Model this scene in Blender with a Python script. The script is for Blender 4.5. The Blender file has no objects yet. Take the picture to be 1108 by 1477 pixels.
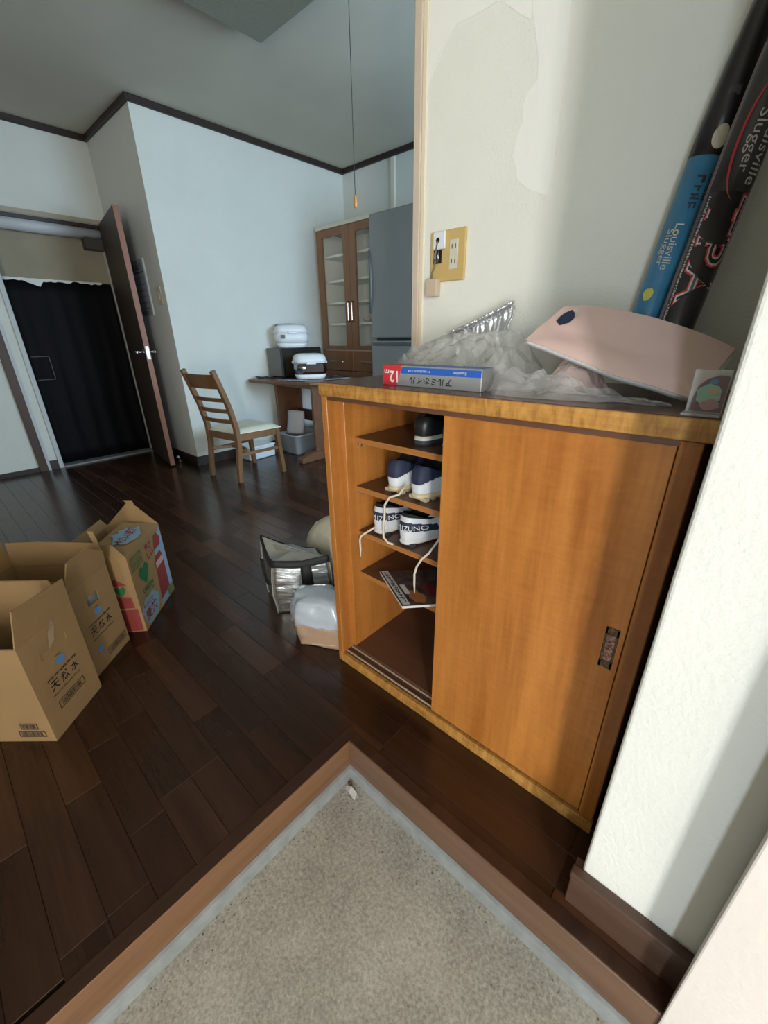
import bpy, bmesh, math, random
from mathutils import Vector, Matrix, noise

# ------------------------------------------------------------------ camera, world, daylight, exposure
SC = bpy.context.scene
COL = SC.collection
FPX, IMW, IMH = 593.19, 1108, 1477
CAM = Vector((0.596, -0.498, 1.0))


def cam_rows():
    a, b, c = (math.radians(v) for v in (-42.43405549, 23.27421916, -0.80899784))
    Rz = Matrix(((math.cos(a), -math.sin(a), 0), (math.sin(a), math.cos(a), 0), (0, 0, 1)))
    Rx = Matrix(((1, 0, 0), (0, math.cos(b), -math.sin(b)), (0, math.sin(b), math.cos(b))))
    Rr = Matrix(((math.cos(c), -math.sin(c), 0), (math.sin(c), math.cos(c), 0), (0, 0, 1)))
    B = Matrix(((1, 0, 0), (0, 0, -1), (0, 1, 0)))
    return Rr @ Rx @ B @ Rz


_M = cam_rows()
cd = bpy.data.cameras.new('camera')
cd.sensor_fit = 'HORIZONTAL'
cd.sensor_width = 36.0
cd.lens = 36.0 * FPX / IMW
cd.clip_start = 0.02
cam = bpy.data.objects.new('camera', cd)
COL.objects.link(cam)
R3 = Matrix((_M[0], -_M[1], -_M[2])).transposed()
cam.matrix_world = Matrix.Translation(CAM) @ R3.to_4x4()
SC.camera = cam

w = bpy.data.worlds.new('daylight_sky')
SC.world = w
w.use_nodes = True
w.node_tree.nodes['Background'].inputs[0].default_value = (0.72, 0.85, 1.0, 1)
w.node_tree.nodes['Background'].inputs[1].default_value = 1.0


def area(name, loc, size, direction, power, color, spread=180):
    l = bpy.data.lights.new(name, 'AREA')
    l.shape = 'RECTANGLE'
    l.size, l.size_y = size
    l.energy = power
    l.color = color
    l.spread = math.radians(spread)
    o = bpy.data.objects.new(name, l)
    COL.objects.link(o)
    o.location = loc
    o.rotation_euler = Vector(direction).to_track_quat('-Z', 'Y').to_euler()
    return o


# daylight entering by the open front door, the sidelight beside it and the kitchen window
area('daylight_front_door', (2.58, -2.29, 0.90), (0.30, 1.9), (-0.5, 1, 0), 66, (1.0, 0.97, 0.93))
area('daylight_sidelight', (1.335, -2.29, 0.95), (0.16, 1.8), (0, 1, 0), 21, (0.80, 0.91, 1.0))
area('daylight_kitchen_window', (1.19, 1.75, 1.38), (1.2, 1.0), (-1, -0.1, -0.30), 66, (0.55, 0.78, 1.0))

SC.view_settings.view_transform = 'Standard'
SC.view_settings.look = 'None'
SC.view_settings.gamma = 1.0
SC.view_settings.use_curve_mapping = False
SC.view_settings.exposure = 0.25
SC.cycles.use_denoising = True
SC.cycles.max_bounces = 10
SC.cycles.transparent_max_bounces = 16

random.seed(7)


# ------------------------------------------------------------------ materials
def srgb(r, g, b):
    f = lambda c: (c / 255 / 12.92) if c / 255 <= 0.04045 else ((c / 255 + 0.055) / 1.055) ** 2.4
    return (f(r), f(g), f(b), 1)


MATS = {}


def mat(name, col, rough=0.6, metal=0.0, spec=0.5, noise_amt=0.0, noise_scale=20, bump=0.0, bump_scale=60,
        trans=0.0, alpha=1.0, coat=0.0, stretch=None):
    if name in MATS:
        return MATS[name]
    m = bpy.data.materials.new(name)
    MATS[name] = m
    m.use_nodes = True
    nt = m.node_tree
    b = nt.nodes['Principled BSDF']
    b.inputs['Base Color'].default_value = col
    b.inputs['Roughness'].default_value = rough
    b.inputs['Metallic'].default_value = metal
    b.inputs['Specular IOR Level'].default_value = spec
    b.inputs['Transmission Weight'].default_value = trans
    b.inputs['Alpha'].default_value = alpha
    b.inputs['Coat Weight'].default_value = coat
    tc = nt.nodes.new('ShaderNodeTexCoord')
    src = tc.outputs['Object']
    if stretch:
        mp = nt.nodes.new('ShaderNodeMapping')
        mp.inputs['Scale'].default_value = stretch
        nt.links.new(src, mp.inputs[0])
        src = mp.outputs[0]
    if noise_amt:
        n = nt.nodes.new('ShaderNodeTexNoise')
        n.inputs['Scale'].default_value = noise_scale
        n.inputs['Detail'].default_value = 5
        nt.links.new(src, n.inputs['Vector'])
        r = nt.nodes.new('ShaderNodeMapRange')
        r.inputs['From Min'].default_value = 0.3
        r.inputs['From Max'].default_value = 0.7
        r.inputs['To Min'].default_value = 1 - noise_amt
        r.inputs['To Max'].default_value = 1 + noise_amt
        nt.links.new(n.outputs['Fac'], r.inputs['Value'])
        mx = nt.nodes.new('ShaderNodeVectorMath')
        mx.operation = 'MULTIPLY'
        mx.inputs[0].default_value = col[:3]
        nt.links.new(r.outputs[0], mx.inputs[1])
        nt.links.new(mx.outputs[0], b.inputs['Base Color'])
    if bump:
        n2 = nt.nodes.new('ShaderNodeTexNoise')
        n2.inputs['Scale'].default_value = bump_scale
        n2.inputs['Detail'].default_value = 6
        nt.links.new(src, n2.inputs['Vector'])
        bp = nt.nodes.new('ShaderNodeBump')
        bp.inputs['Strength'].default_value = bump
        bp.inputs['Distance'].default_value = 0.004
        nt.links.new(n2.outputs['Fac'], bp.inputs['Height'])
        nt.links.new(bp.outputs[0], b.inputs['Normal'])
    return m


def wood(name, c1, c2, rough=0.35, axis=2, scale=14, per_piece=False, spec=0.5, fig=0.0, coat=0.0):
    if name in MATS:
        return MATS[name]
    m = bpy.data.materials.new(name)
    MATS[name] = m
    m.use_nodes = True
    nt = m.node_tree
    N = nt.nodes.new
    L = nt.links.new
    b = nt.nodes['Principled BSDF']
    b.inputs['Roughness'].default_value = rough
    b.inputs['Specular IOR Level'].default_value = spec
    b.inputs['Coat Weight'].default_value = coat
    b.inputs['Coat Roughness'].default_value = 0.2
    tc = N('ShaderNodeTexCoord')
    mp = N('ShaderNodeMapping')
    s = [1.0, 1.0, 1.0]
    s[axis] = 0.07
    mp.inputs['Scale'].default_value = s
    L(tc.outputs['Object'], mp.inputs[0])
    vec = mp.outputs[0]
    if per_piece:
        oi = N('ShaderNodeObjectInfo')
        ge = N('ShaderNodeNewGeometry')
        ad = N('ShaderNodeMath')
        ad.operation = 'ADD'
        L(oi.outputs['Random'], ad.inputs[0])
        L(ge.outputs['Random Per Island'], ad.inputs[1])
        fr = N('ShaderNodeMath')
        fr.operation = 'FRACT'
        L(ad.outputs[0], fr.inputs[0])
        va = N('ShaderNodeVectorMath')
        va.operation = 'MULTIPLY_ADD'
        cb = N('ShaderNodeCombineXYZ')
        for k in range(3):
            L(fr.outputs[0], cb.inputs[k])
        L(cb.outputs[0], va.inputs[0])
        va.inputs[1].default_value = (7, 3, 5)
        L(vec, va.inputs[2])
        vec = va.outputs[0]
    n = N('ShaderNodeTexNoise')
    n.inputs['Scale'].default_value = scale
    n.inputs['Detail'].default_value = 6
    n.inputs['Roughness'].default_value = 0.6
    n.inputs['Distortion'].default_value = 0.4
    L(vec, n.inputs['Vector'])
    n3 = N('ShaderNodeTexNoise')
    n3.inputs['Scale'].default_value = scale * 9
    n3.inputs['Detail'].default_value = 3
    L(vec, n3.inputs['Vector'])
    mx0 = N('ShaderNodeMath')
    mx0.operation = 'MULTIPLY_ADD'
    mx0.inputs[1].default_value = 0.3
    L(n3.outputs['Fac'], mx0.inputs[0])
    L(n.outputs['Fac'], mx0.inputs[2])
    val = mx0.outputs[0]
    if fig:
        # cross-grain figure (flame / curl)
        mp2 = N('ShaderNodeMapping')
        s2 = [1.0, 1.0, 1.0]
        s2[axis] = 3.2
        mp2.inputs['Scale'].default_value = s2
        L(tc.outputs['Object'], mp2.inputs[0])
        n4 = N('ShaderNodeTexNoise')
        n4.inputs['Scale'].default_value = 26
        n4.inputs['Detail'].default_value = 2
        n4.inputs['Distortion'].default_value = 0.8
        L(mp2.outputs[0], n4.inputs['Vector'])
        m4 = N('ShaderNodeMath')
        m4.operation = 'MULTIPLY_ADD'
        m4.inputs[1].default_value = fig
        L(n4.outputs['Fac'], m4.inputs[0])
        L(val, m4.inputs[2])
        sb = N('ShaderNodeMath')
        sb.operation = 'SUBTRACT'
        sb.inputs[1].default_value = fig * 0.5
        L(m4.outputs[0], sb.inputs[0])
        val = sb.outputs[0]
    cr = N('ShaderNodeValToRGB')
    cr.color_ramp.elements[0].position = 0.42
    cr.color_ramp.elements[0].color = c1
    cr.color_ramp.elements[1].position = 0.86
    cr.color_ramp.elements[1].color = c2
    L(val, cr.inputs[0])
    out = cr.outputs[0]
    if per_piece:
        mr = N('ShaderNodeMapRange')
        mr.inputs['To Min'].default_value = 0.75
        mr.inputs['To Max'].default_value = 1.65
        pw = N('ShaderNodeMath')
        pw.operation = 'POWER'
        pw.inputs[1].default_value = 2.6
        L(fr.outputs[0], pw.inputs[0])
        L(pw.outputs[0], mr.inputs['Value'])
        vm = N('ShaderNodeVectorMath')
        vm.operation = 'SCALE'
        L(out, vm.inputs[0])
        L(mr.outputs[0], vm.inputs['Scale'])
        out = vm.outputs[0]
    L(out, b.inputs['Base Color'])
    bp = N('ShaderNodeBump')
    bp.inputs['Strength'].default_value = 0.06
    bp.inputs['Distance'].default_value = 0.002
    L(n3.outputs['Fac'], bp.inputs['Height'])
    L(bp.outputs[0], b.inputs['Normal'])
    return m


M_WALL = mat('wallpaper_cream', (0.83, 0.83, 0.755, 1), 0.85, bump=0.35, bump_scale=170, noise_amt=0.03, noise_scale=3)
M_WALLD = mat('wallpaper_dimmed', (0.64, 0.66, 0.62, 1), 0.85, bump=0.35, bump_scale=170, noise_amt=0.03, noise_scale=3)  # cream paper toned down: the left room's dimness is put into the colour
M_WALLP = mat('wallpaper_embossed', (0.72, 0.73, 0.69, 1), 0.8, bump=0.4, bump_scale=130, noise_amt=0.03, noise_scale=4)  # base tone lowered to offset the strong door light on the partition
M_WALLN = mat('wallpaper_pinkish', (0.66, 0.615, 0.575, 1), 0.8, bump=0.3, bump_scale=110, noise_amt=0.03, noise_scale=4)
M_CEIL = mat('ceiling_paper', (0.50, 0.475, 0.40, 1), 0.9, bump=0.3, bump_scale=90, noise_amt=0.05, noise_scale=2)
M_DTRIM = wood('dark_stained_trim', (0.018, 0.011, 0.010, 1), (0.035, 0.020, 0.017, 1), 0.45, axis=0)
M_PAPER = mat('bare_backing_paper', (0.895, 0.895, 0.84, 1), 0.9, bump=0.2, bump_scale=60)
M_POST = mat('beige_post_paint', (0.66, 0.54, 0.43, 1), 0.6, noise_amt=0.04)
M_POST2 = mat('cream_corner_bead', (0.80, 0.72, 0.56, 1), 0.6)
M_FLOOR = wood('dark_floor_board', (0.026, 0.0105, 0.0052, 1), (0.058, 0.024, 0.0115, 1), 0.23, axis=0, scale=16, per_piece=True)
M_JOINT = mat('floor_joint', (0.010, 0.006, 0.004, 1), 0.8)
M_KAM = wood('kerb_wood', (0.095, 0.050, 0.029, 1), (0.18, 0.100, 0.060, 1), 0.42, axis=0, scale=18)
M_KAMY = wood('kerb_wood_side', (0.120, 0.056, 0.026, 1), (0.23, 0.118, 0.057, 1), 0.42, axis=1, scale=18)
M_KTOP = wood('kerb_top_wood', (0.026, 0.011, 0.006, 1), (0.060, 0.026, 0.013, 1), 0.3, axis=1, scale=18)
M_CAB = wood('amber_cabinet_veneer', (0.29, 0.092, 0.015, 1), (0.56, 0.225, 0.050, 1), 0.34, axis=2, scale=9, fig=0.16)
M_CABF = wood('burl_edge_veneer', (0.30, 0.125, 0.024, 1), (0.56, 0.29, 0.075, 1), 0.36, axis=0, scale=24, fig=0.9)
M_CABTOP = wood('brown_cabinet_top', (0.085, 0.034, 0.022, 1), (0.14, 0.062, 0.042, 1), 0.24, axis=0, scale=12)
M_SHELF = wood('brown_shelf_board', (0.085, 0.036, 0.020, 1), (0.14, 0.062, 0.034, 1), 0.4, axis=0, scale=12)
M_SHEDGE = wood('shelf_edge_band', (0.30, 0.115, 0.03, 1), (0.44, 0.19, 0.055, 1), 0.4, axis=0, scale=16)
M_DOORW = wood('dark_door_veneer', (0.030, 0.017, 0.010, 1), (0.055, 0.032, 0.020, 1), 0.5, axis=2, scale=10)
M_DEDGE = wood('door_edge_wood', (0.20, 0.078, 0.046, 1), (0.32, 0.140, 0.085, 1), 0.5, axis=2, scale=10)
M_CUP = wood('brown_cupboard_veneer', (0.20, 0.094, 0.045, 1), (0.30, 0.150, 0.075, 1), 0.4, axis=2, scale=10)
M_CHAIR = wood('chair_wood', (0.135, 0.066, 0.027, 1), (0.225, 0.118, 0.052, 1), 0.35, axis=2, scale=14)
M_TABLE = wood('table_wood', (0.115, 0.050, 0.025, 1), (0.185, 0.088, 0.046, 1), 0.35, axis=0, scale=12)
M_WHITE = mat('white_plastic', (0.78, 0.80, 0.82, 1), 0.4, noise_amt=0.02)
M_BLACK = mat('black_plastic', (0.012, 0.012, 0.013, 1), 0.4, noise_amt=0.05)
M_CHROME = mat('brushed_metal', (0.62, 0.62, 0.61, 1), 0.28, metal=1.0, noise_amt=0.04)
M_CARD = mat('kraft_cardboard', (0.29, 0.178, 0.076, 1), 0.85, noise_amt=0.07, noise_scale=9, bump=0.25, bump_scale=30)
M_CARDI = mat('kraft_cardboard_inside', (0.25, 0.15, 0.062, 1), 0.9, noise_amt=0.08, noise_scale=9)
M_INK = mat('black_print', (0.015, 0.013, 0.012, 1), 0.7)
M_BLUEP = mat('blue_print', (0.08, 0.23, 0.48, 1), 0.7)
M_CREAM = mat('cream_vinyl', (0.72, 0.70, 0.58, 1), 0.5, noise_amt=0.04, bump=0.1)


# ------------------------------------------------------------------ mesh helpers
class MB:
    """collects shapes and links them as one mesh object"""

    def __init__(self):
        self.v = []
        self.f = []
        self.sm = []

    def add(self, verts, faces, smooth=False):
        o = len(self.v)
        self.v += [Vector(p) for p in verts]
        for fc in faces:
            self.f.append(tuple(i + o for i in fc))
            self.sm.append(smooth)
        return self

    def box(self, x0, x1, y0, y1, z0, z1, M=None):
        vs = [(x, y, z) for z in (z0, z1) for y in (y0, y1) for x in (x0, x1)]
        if M is not None:
            vs = [M @ Vector(p) for p in vs]
        return self.add(vs, [(0, 2, 3, 1), (4, 5, 7, 6), (0, 1, 5, 4), (2, 6, 7, 3), (0, 4, 6, 2), (1, 3, 7, 5)])

    def prism(self, poly, z0, z1, M=None):
        n = len(poly)
        vs = [Vector((p[0], p[1], z0)) for p in poly] + [Vector((p[0], p[1], z1)) for p in poly]
        if M is not None:
            vs = [M @ p for p in vs]
        fs = [tuple(reversed(range(n))), tuple(range(n, 2 * n))]
        fs += [(i, (i + 1) % n, n + (i + 1) % n, n + i) for i in range(n)]
        return self.add(vs, fs)

    def cyl(self, p0, p1, r0, r1=None, n=14, caps=True, smooth=True):
        r1 = r0 if r1 is None else r1
        p0, p1 = Vector(p0), Vector(p1)
        d = (p1 - p0).normalized()
        a = d.orthogonal().normalized()
        b = d.cross(a)
        vs = [p0 + (a * math.cos(t) + b * math.sin(t)) * r0 for t in [2 * math.pi * k / n for k in range(n)]]
        vs += [p1 + (a * math.cos(t) + b * math.sin(t)) * r1 for t in [2 * math.pi * k / n for k in range(n)]]
        self.add(vs, [(k, (k + 1) % n, n + (k + 1) % n, n + k) for k in range(n)], smooth)
        if caps:
            o = len(self.v) - 2 * n
            self.f.append(tuple(o + k for k in reversed(range(n))))
            self.f.append(tuple(o + n + k for k in range(n)))
            self.sm += [False, False]
        return self

    def tube(self, pts, r, n=8, flat=None):
        pts = [Vector(p) for p in pts]
        rings = []
        a = None
        for i, p in enumerate(pts):
            d = (pts[min(i + 1, len(pts) - 1)] - pts[max(i - 1, 0)]).normalized()
            if a is None:
                a = d.orthogonal().normalized()
            a = (a - d * a.dot(d)).normalized()
            b = d.cross(a)
            rr = r[i] if isinstance(r, (list, tuple)) else r
            fl = flat or 1.0
            rings.append([p + a * math.cos(2 * math.pi * k / n) * rr + b * math.sin(2 * math.pi * k / n) * rr * fl for k in range(n)])
        return self.loft(rings, True, True)

    def loft(self, rings, closed=True, caps=False, smooth=True):
        n = len(rings[0])
        vs = [p for ring in rings for p in ring]
        fs = []
        for i in range(len(rings) - 1):
            for k in range(n if closed else n - 1):
                k2 = (k + 1) % n
                fs.append((i * n + k, i * n + k2, (i + 1) * n + k2, (i + 1) * n + k))
        self.add(vs, fs, smooth)
        if caps:
            o = len(self.v) - len(vs)
            self.f.append(tuple(o + k for k in reversed(range(n))))
            self.f.append(tuple(o + (len(rings) - 1) * n + k for k in range(n)))
            self.sm += [False, False]
        return self

    def lathe(self, prof, c=(0, 0, 0), n=24, sx=1.0, sy=1.0, M=None):
        c = Vector(c)
        rings = []
        for r, z in prof:
            ring = [c + Vector((r * math.cos(2 * math.pi * k / n) * sx, r * math.sin(2 * math.pi * k / n) * sy, z)) for k in range(n)]
            if M is not None:
                ring = [M @ p for p in ring]
            rings.append(ring)
        return self.loft(rings, True, True)

    def quad(self, a, b, c, d):
        return self.add([a, b, c, d], [(0, 1, 2, 3)])

    def slab(self, poly, t):
        """polygon (3D, planar) thickened by vector t"""
        t = Vector(t)
        n = len(poly)
        vs = [Vector(p) for p in poly] + [Vector(p) + t for p in poly]
        fs = [tuple(reversed(range(n))), tuple(range(n, 2 * n))]
        fs += [(i, (i + 1) % n, n + (i + 1) % n, n + i) for i in range(n)]
        return self.add(vs, fs)

    def build(self, name, material, parent=None, bevel=0.0, seg=1, local=False, subsurf=0, solid=0.0):
        vs = self.v
        if parent is not None and not local:
            inv = WM[parent.name].inverted()
            vs = [inv @ p for p in vs]
        me = bpy.data.meshes.new(name)
        me.from_pydata([tuple(p) for p in vs], [], self.f)
        me.polygons.foreach_set('use_smooth', self.sm)
        bm = bmesh.new()
        bm.from_mesh(me)
        bmesh.ops.remove_doubles(bm, verts=bm.verts, dist=1e-6)
        bmesh.ops.recalc_face_normals(bm, faces=bm.faces)
        bm.to_mesh(me)
        bm.free()
        me.materials.append(material)
        o = bpy.data.objects.new(name, me)
        COL.objects.link(o)
        if parent is not None:
            o.parent = parent
        WM[o.name] = WM[parent.name].copy() if (parent is not None) else Matrix()
        if solid:
            s = o.modifiers.new('thickness', 'SOLIDIFY')
            s.thickness = solid
            s.offset = 0
        if bevel:
            bv = o.modifiers.new('bevel', 'BEVEL')
            bv.width = bevel
            bv.segments = seg
            bv.limit_method = 'ANGLE'
            bv.angle_limit = math.radians(40)
        if subsurf:
            ss = o.modifiers.new('subsurf', 'SUBSURF')
            ss.levels = ss.render_levels = subsurf
        return o


WM = {}


def tag(o, label, cat, group=None):
    o['label'] = label
    o['category'] = cat
    if group:
        o['group'] = group
    return o


def struct(o):
    o['kind'] = 'structure'
    return o


def thing(name, label, cat, loc=(0, 0, 0), rz=0.0, group=None):
    e = bpy.data.objects.new(name, None)
    e.empty_display_size = 0.05
    COL.objects.link(e)
    e.location = loc
    e.rotation_euler = (0, 0, rz)
    WM[e.name] = Matrix.Translation(Vector(loc)) @ Matrix.Rotation(rz, 4, 'Z')
    return tag(e, label, cat, group)


_TC = {}


def text_shape(s, offset=0.0):
    """flat outline mesh of a string in the built-in font, height normalised later"""
    key = (s, offset)
    if key in _TC:
        return _TC[key]
    c = bpy.data.curves.new('lettering', 'FONT')
    c.body = s
    c.size = 1.0
    c.offset = offset
    c.resolution_u = 3
    o = bpy.data.objects.new('lettering', c)
    COL.objects.link(o)
    bpy.context.view_layer.update()
    dg = bpy.context.evaluated_depsgraph_get()
    me = bpy.data.meshes.new_from_object(o.evaluated_get(dg))
    vs = [(v.co.x, v.co.y) for v in me.vertices]
    fs = [tuple(p.vertices) for p in me.polygons]
    bpy.data.objects.remove(o)
    bpy.data.curves.remove(c)
    bpy.data.meshes.remove(me)
    _TC[key] = (vs, fs)
    return vs, fs


def lettering(name, s, material, parent, O, u, v, width, height=None, eps=0.0006, offset=0.0, wrap=None):
    """print a string: O = centre, u = reading direction, v = up, both unit vectors"""
    vs, fs = text_shape(s, offset)
    base, _ = text_shape(s, 0.0)
    x0, x1 = min(p[0] for p in base), max(p[0] for p in base)
    y0, y1 = min(p[1] for p in base), max(p[1] for p in base)
    sx = width / (x1 - x0)
    sy = sx if height is None else height / (y1 - y0)
    u, v, O = Vector(u).normalized(), Vector(v).normalized(), Vector(O)
    n = u.cross(v)
    pts = []
    for x, y in vs:
        a, b = (x - (x0 + x1) / 2) * sx, (y - (y0 + y1) / 2) * sy
        pts.append(wrap(a, b, eps) if wrap else O + u * a + v * b + n * eps)
    m = MB()
    m.add(pts, fs)
    return m.build(name, material, parent)


def flat_poly(name, pts2, material, parent, O, u, v, eps=0.0006, wrap=None):
    u, v, O = Vector(u).normalized(), Vector(v).normalized(), Vector(O)
    n = u.cross(v)
    P = [wrap(a, b, eps) if wrap else O + u * a + v * b + n * eps for a, b in pts2]
    return MB().add(P, [tuple(range(len(P)))]).build(name, material, parent)


def strokes(name, material, parent, O, u, v, width, height, eps=0.0006, wrap=None, seed=1, per=1.1):
    """print too small to read in the photograph: a row of short letter-like strokes"""
    r = random.Random(seed)
    u, v, O = Vector(u).normalized(), Vector(v).normalized(), Vector(O)
    n = u.cross(v)
    m = MB()
    x = -width / 2
    st = height * 0.20
    while x < width / 2 - height * 0.5:
        w_ = height * r.uniform(0.55, 0.9)
        h_ = height
        shapes = [rect(x, x + st, -h_ / 2, h_ / 2 * r.uniform(0.4, 1))]
        for k in range(r.choice((1, 2, 2))):
            yy = r.uniform(-0.5, 0.3) * h_
            shapes.append(rect(x, x + w_, yy, yy + st))
        if r.random() < 0.5:
            shapes.append(rect(x + w_ - st, x + w_, -h_ / 2, h_ / 2))
        for q_ in shapes:
            m.add([wrap(a, b, eps) if wrap else O + u * a + v * b + n * eps for a, b in q_], [(0, 1, 2, 3)])
        x += w_ + height * 0.28 * per
    o = m.build(name, material, parent)
    o['kind'] = 'stuff'
    return o


def ellipse(cx, cy, rx, ry, n=20, jit=0.0):
    return [(cx + rx * math.cos(2 * math.pi * k / n) * (1 + jit * random.uniform(-1, 1)),
             cy + ry * math.sin(2 * math.pi * k / n) * (1 + jit * random.uniform(-1, 1))) for k in range(n)]


def rect(x0, x1, y0, y1):
    return [(x0, y0), (x1, y0), (x1, y1), (x0, y1)]


# ------------------------------------------------------------------ the setting: walls, ceiling, floors, trims
CH = 2.40          # ceiling
XF, XD, YR, YB = -2.84, -3.70, 0.94, 2.755   # dining wall, doorway wall, return wall, back wall
T = 0.892          # top of the shoe cabinet


def wall(name, x0, x1, y0, y1, z0=0.0, z1=CH, m=None):
    return struct(MB().box(x0, x1, y0, y1, z0, z1).build(name, m or M_WALL))


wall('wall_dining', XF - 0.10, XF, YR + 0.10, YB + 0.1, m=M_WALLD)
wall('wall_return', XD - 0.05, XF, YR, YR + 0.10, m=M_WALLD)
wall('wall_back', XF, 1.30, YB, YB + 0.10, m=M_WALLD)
# kitchen side wall with its window opening
kw = MB()
kw.box(1.20, 1.30, 0.67, 1.15, 0, CH).box(1.20, 1.30, 2.35, YB, 0, CH)
kw.box(1.20, 1.30, 1.15, 2.35, 0, 0.88).box(1.20, 1.30, 1.15, 2.35, 1.88, CH)
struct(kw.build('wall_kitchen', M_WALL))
# outlet wall behind the shoe cabinet, its beige end post
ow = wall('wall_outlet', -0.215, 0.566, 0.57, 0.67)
p = MB().box(-0.252, -0.229, 0.562, 0.678, 0, CH)
struct(p.build('trim_1', M_POST, bevel=0.002))
p = MB().box(-0.229, -0.215, 0.566, 0.674, 0, CH)
struct(p.build('trim_2', M_POST2, bevel=0.002))
# partition that closes the niche and the jutting wall at the entrance
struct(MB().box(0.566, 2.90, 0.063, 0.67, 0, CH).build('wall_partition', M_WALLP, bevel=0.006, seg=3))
jw = MB().prism([(0.7375, 0.063), (0.7225, -0.006), (2.8, -0.006), (2.8, 0.063)], -0.13, CH)
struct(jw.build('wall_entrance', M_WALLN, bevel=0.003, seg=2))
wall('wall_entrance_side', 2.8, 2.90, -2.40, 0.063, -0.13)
# front wall with the door opening and the narrow sidelight beside it
fw = MB()
YF = -2.30
for x0, x1, z0, z1 in ((-3.8, 1.25, -0.13, CH), (1.25, 1.42, -0.13, 0.05), (1.25, 1.42, 1.85, CH), (1.42, 2.42, -0.13, CH),
                       (2.42, 2.74, 1.86, CH), (2.74, 2.8, -0.13, CH)):
    fw.box(x0, x1, YF - 0.1, YF, z0, z1)
struct(fw.build('wall_front', M_WALL))
# doorway wall at the far left: opening y 0.17..0.90, sliding panel further left
dw = MB()
dw.box(XD - 0.10, XD, -2.3, 0.0, 1.83, CH).box(XD - 0.10, XD, 0.0, YR, 1.83, CH)
dw.box(XD - 0.10, XD, 0.075, 0.165, 0, 1.83).box(XD - 0.10, XD, 0.90, YR, 0, 1.83)
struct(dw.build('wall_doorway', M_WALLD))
struct(MB().box(XD - 0.04, XD - 0.012, -2.3, 0.004, 0.0, 1.80).build('door_2', mat('sliding_panel_paper', (0.62, 0.64, 0.60, 1), 0.85, bump=0.6, bump_scale=40)))
struct(MB().box(XD - 0.05, XD + 0.012, 0.004, 0.060, 0, 1.83).build('trim_3', wood('brown_jamb', (0.040, 0.022, 0.014, 1), (0.080, 0.042, 0.025, 1), 0.5)))
M_GREY = mat('pale_grey_jamb', (0.50, 0.53, 0.54, 1), 0.55, noise_amt=0.03)
struct(MB().box(XD - 0.05, XD + 0.012, 0.060, 0.078, 0, 1.83).build('trim_4', M_GREY))
struct(MB().box(XD - 0.10, XD + 0.014, 0.136, 0.168, 0, 1.83).build('trim_5', M_GREY, bevel=0.003))
struct(MB().box(XD - 0.04, XD - 0.002, -2.3, 0.004, 0.0, 0.035).build('trim_6', M_DTRIM))
struct(MB().box(XD, XD + 0.014, -2.3, YR, 1.832, 1.862).build('trim_7', mat('tan_lintel', (0.36, 0.32, 0.25, 1), 0.6)))
struct(MB().box(XD - 0.11, XD + 0.010, 0.165, 0.90, 0.0, 0.012).build('trim_8', mat('worn_sill', (0.22, 0.22, 0.22, 1), 0.5)))
struct(MB().box(XD, XD + 0.012, 0.080, 0.134, 0.0, 0.075).build('baseboard_doorway', M_DTRIM))
# dim closet room behind the doorway
cl = MB()
cl.box(-4.75, -4.70, -0.4, 1.4, -0.01, CH).box(-4.75, XD - 0.10, -0.45, -0.40, -0.01, CH).box(-4.75, XD - 0.10, 1.40, 1.45, -0.01, CH)
cl.box(-4.75, XD - 0.10, -0.45, 1.45, -0.06, -0.01)
cl.box(-4.75, XD - 0.10, -0.45, 1.45, 1.95, 2.0)
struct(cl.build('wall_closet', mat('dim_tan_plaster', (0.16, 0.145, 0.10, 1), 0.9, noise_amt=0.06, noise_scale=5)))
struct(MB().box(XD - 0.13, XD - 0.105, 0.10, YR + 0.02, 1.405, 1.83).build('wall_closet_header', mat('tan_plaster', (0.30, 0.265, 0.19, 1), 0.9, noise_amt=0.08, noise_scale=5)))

# ceiling and the dark crown mould
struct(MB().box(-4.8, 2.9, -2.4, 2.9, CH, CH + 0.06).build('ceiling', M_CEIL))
n_t = 9
for x0, x1, y0, y1 in ((XF, XF + 0.022, YR, YB), (XD, XF + 0.022, YR - 0.022, YR), (XD, XD + 0.022, -2.3, YR),
                       (XF, 1.2, YB - 0.022, YB), (-0.252, 0.7, 0.545, 0.567)):
    struct(MB().box(x0, x1, y0, y1, 2.360, CH).build('trim_%d' % n_t, M_DTRIM, bevel=0.003))
    n_t += 1
# pale conduit cover in the back corner
struct(MB().box(-2.240, -2.190, YB - 0.014, YB, 0, 2.36).build('trim_%d' % n_t, mat('pale_conduit', (0.72, 0.68, 0.58, 1), 0.7), bevel=0.004))
# dark baseboards
struct(MB().box(XF, XF + 0.014, YR, YB, 0, 0.078).build('baseboard_dining', M_DTRIM, bevel=0.002))
struct(MB().box(XD, XF + 0.014, YR - 0.014, YR, 0, 0.078).build('baseboard_return', M_DTRIM, bevel=0.002))
struct(MB().box(XF, -1.0, YB - 0.014, YB, 0, 0.078).build('baseboard_back', M_DTRIM, bevel=0.002))
M_BB = wood('baseboard_brown', (0.055, 0.029, 0.019, 1), (0.10, 0.054, 0.036, 1), 0.4, axis=0, scale=18)
bb = struct(MB().box(0.553, 0.737, 0.046, 0.063, 0, 0.074).build('baseboard_partition', M_BB, bevel=0.0015))
struct(bb)
MB().box(0.551, 0.738, 0.043, 0.063, 0.0755, 0.093).build('cap_moulding', M_BB, bb, bevel=0.003, seg=2)
MB().box(0.553, 0.566, 0.063, 0.080, 0, 0.088).build('end_block', M_BB, bb)

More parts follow.
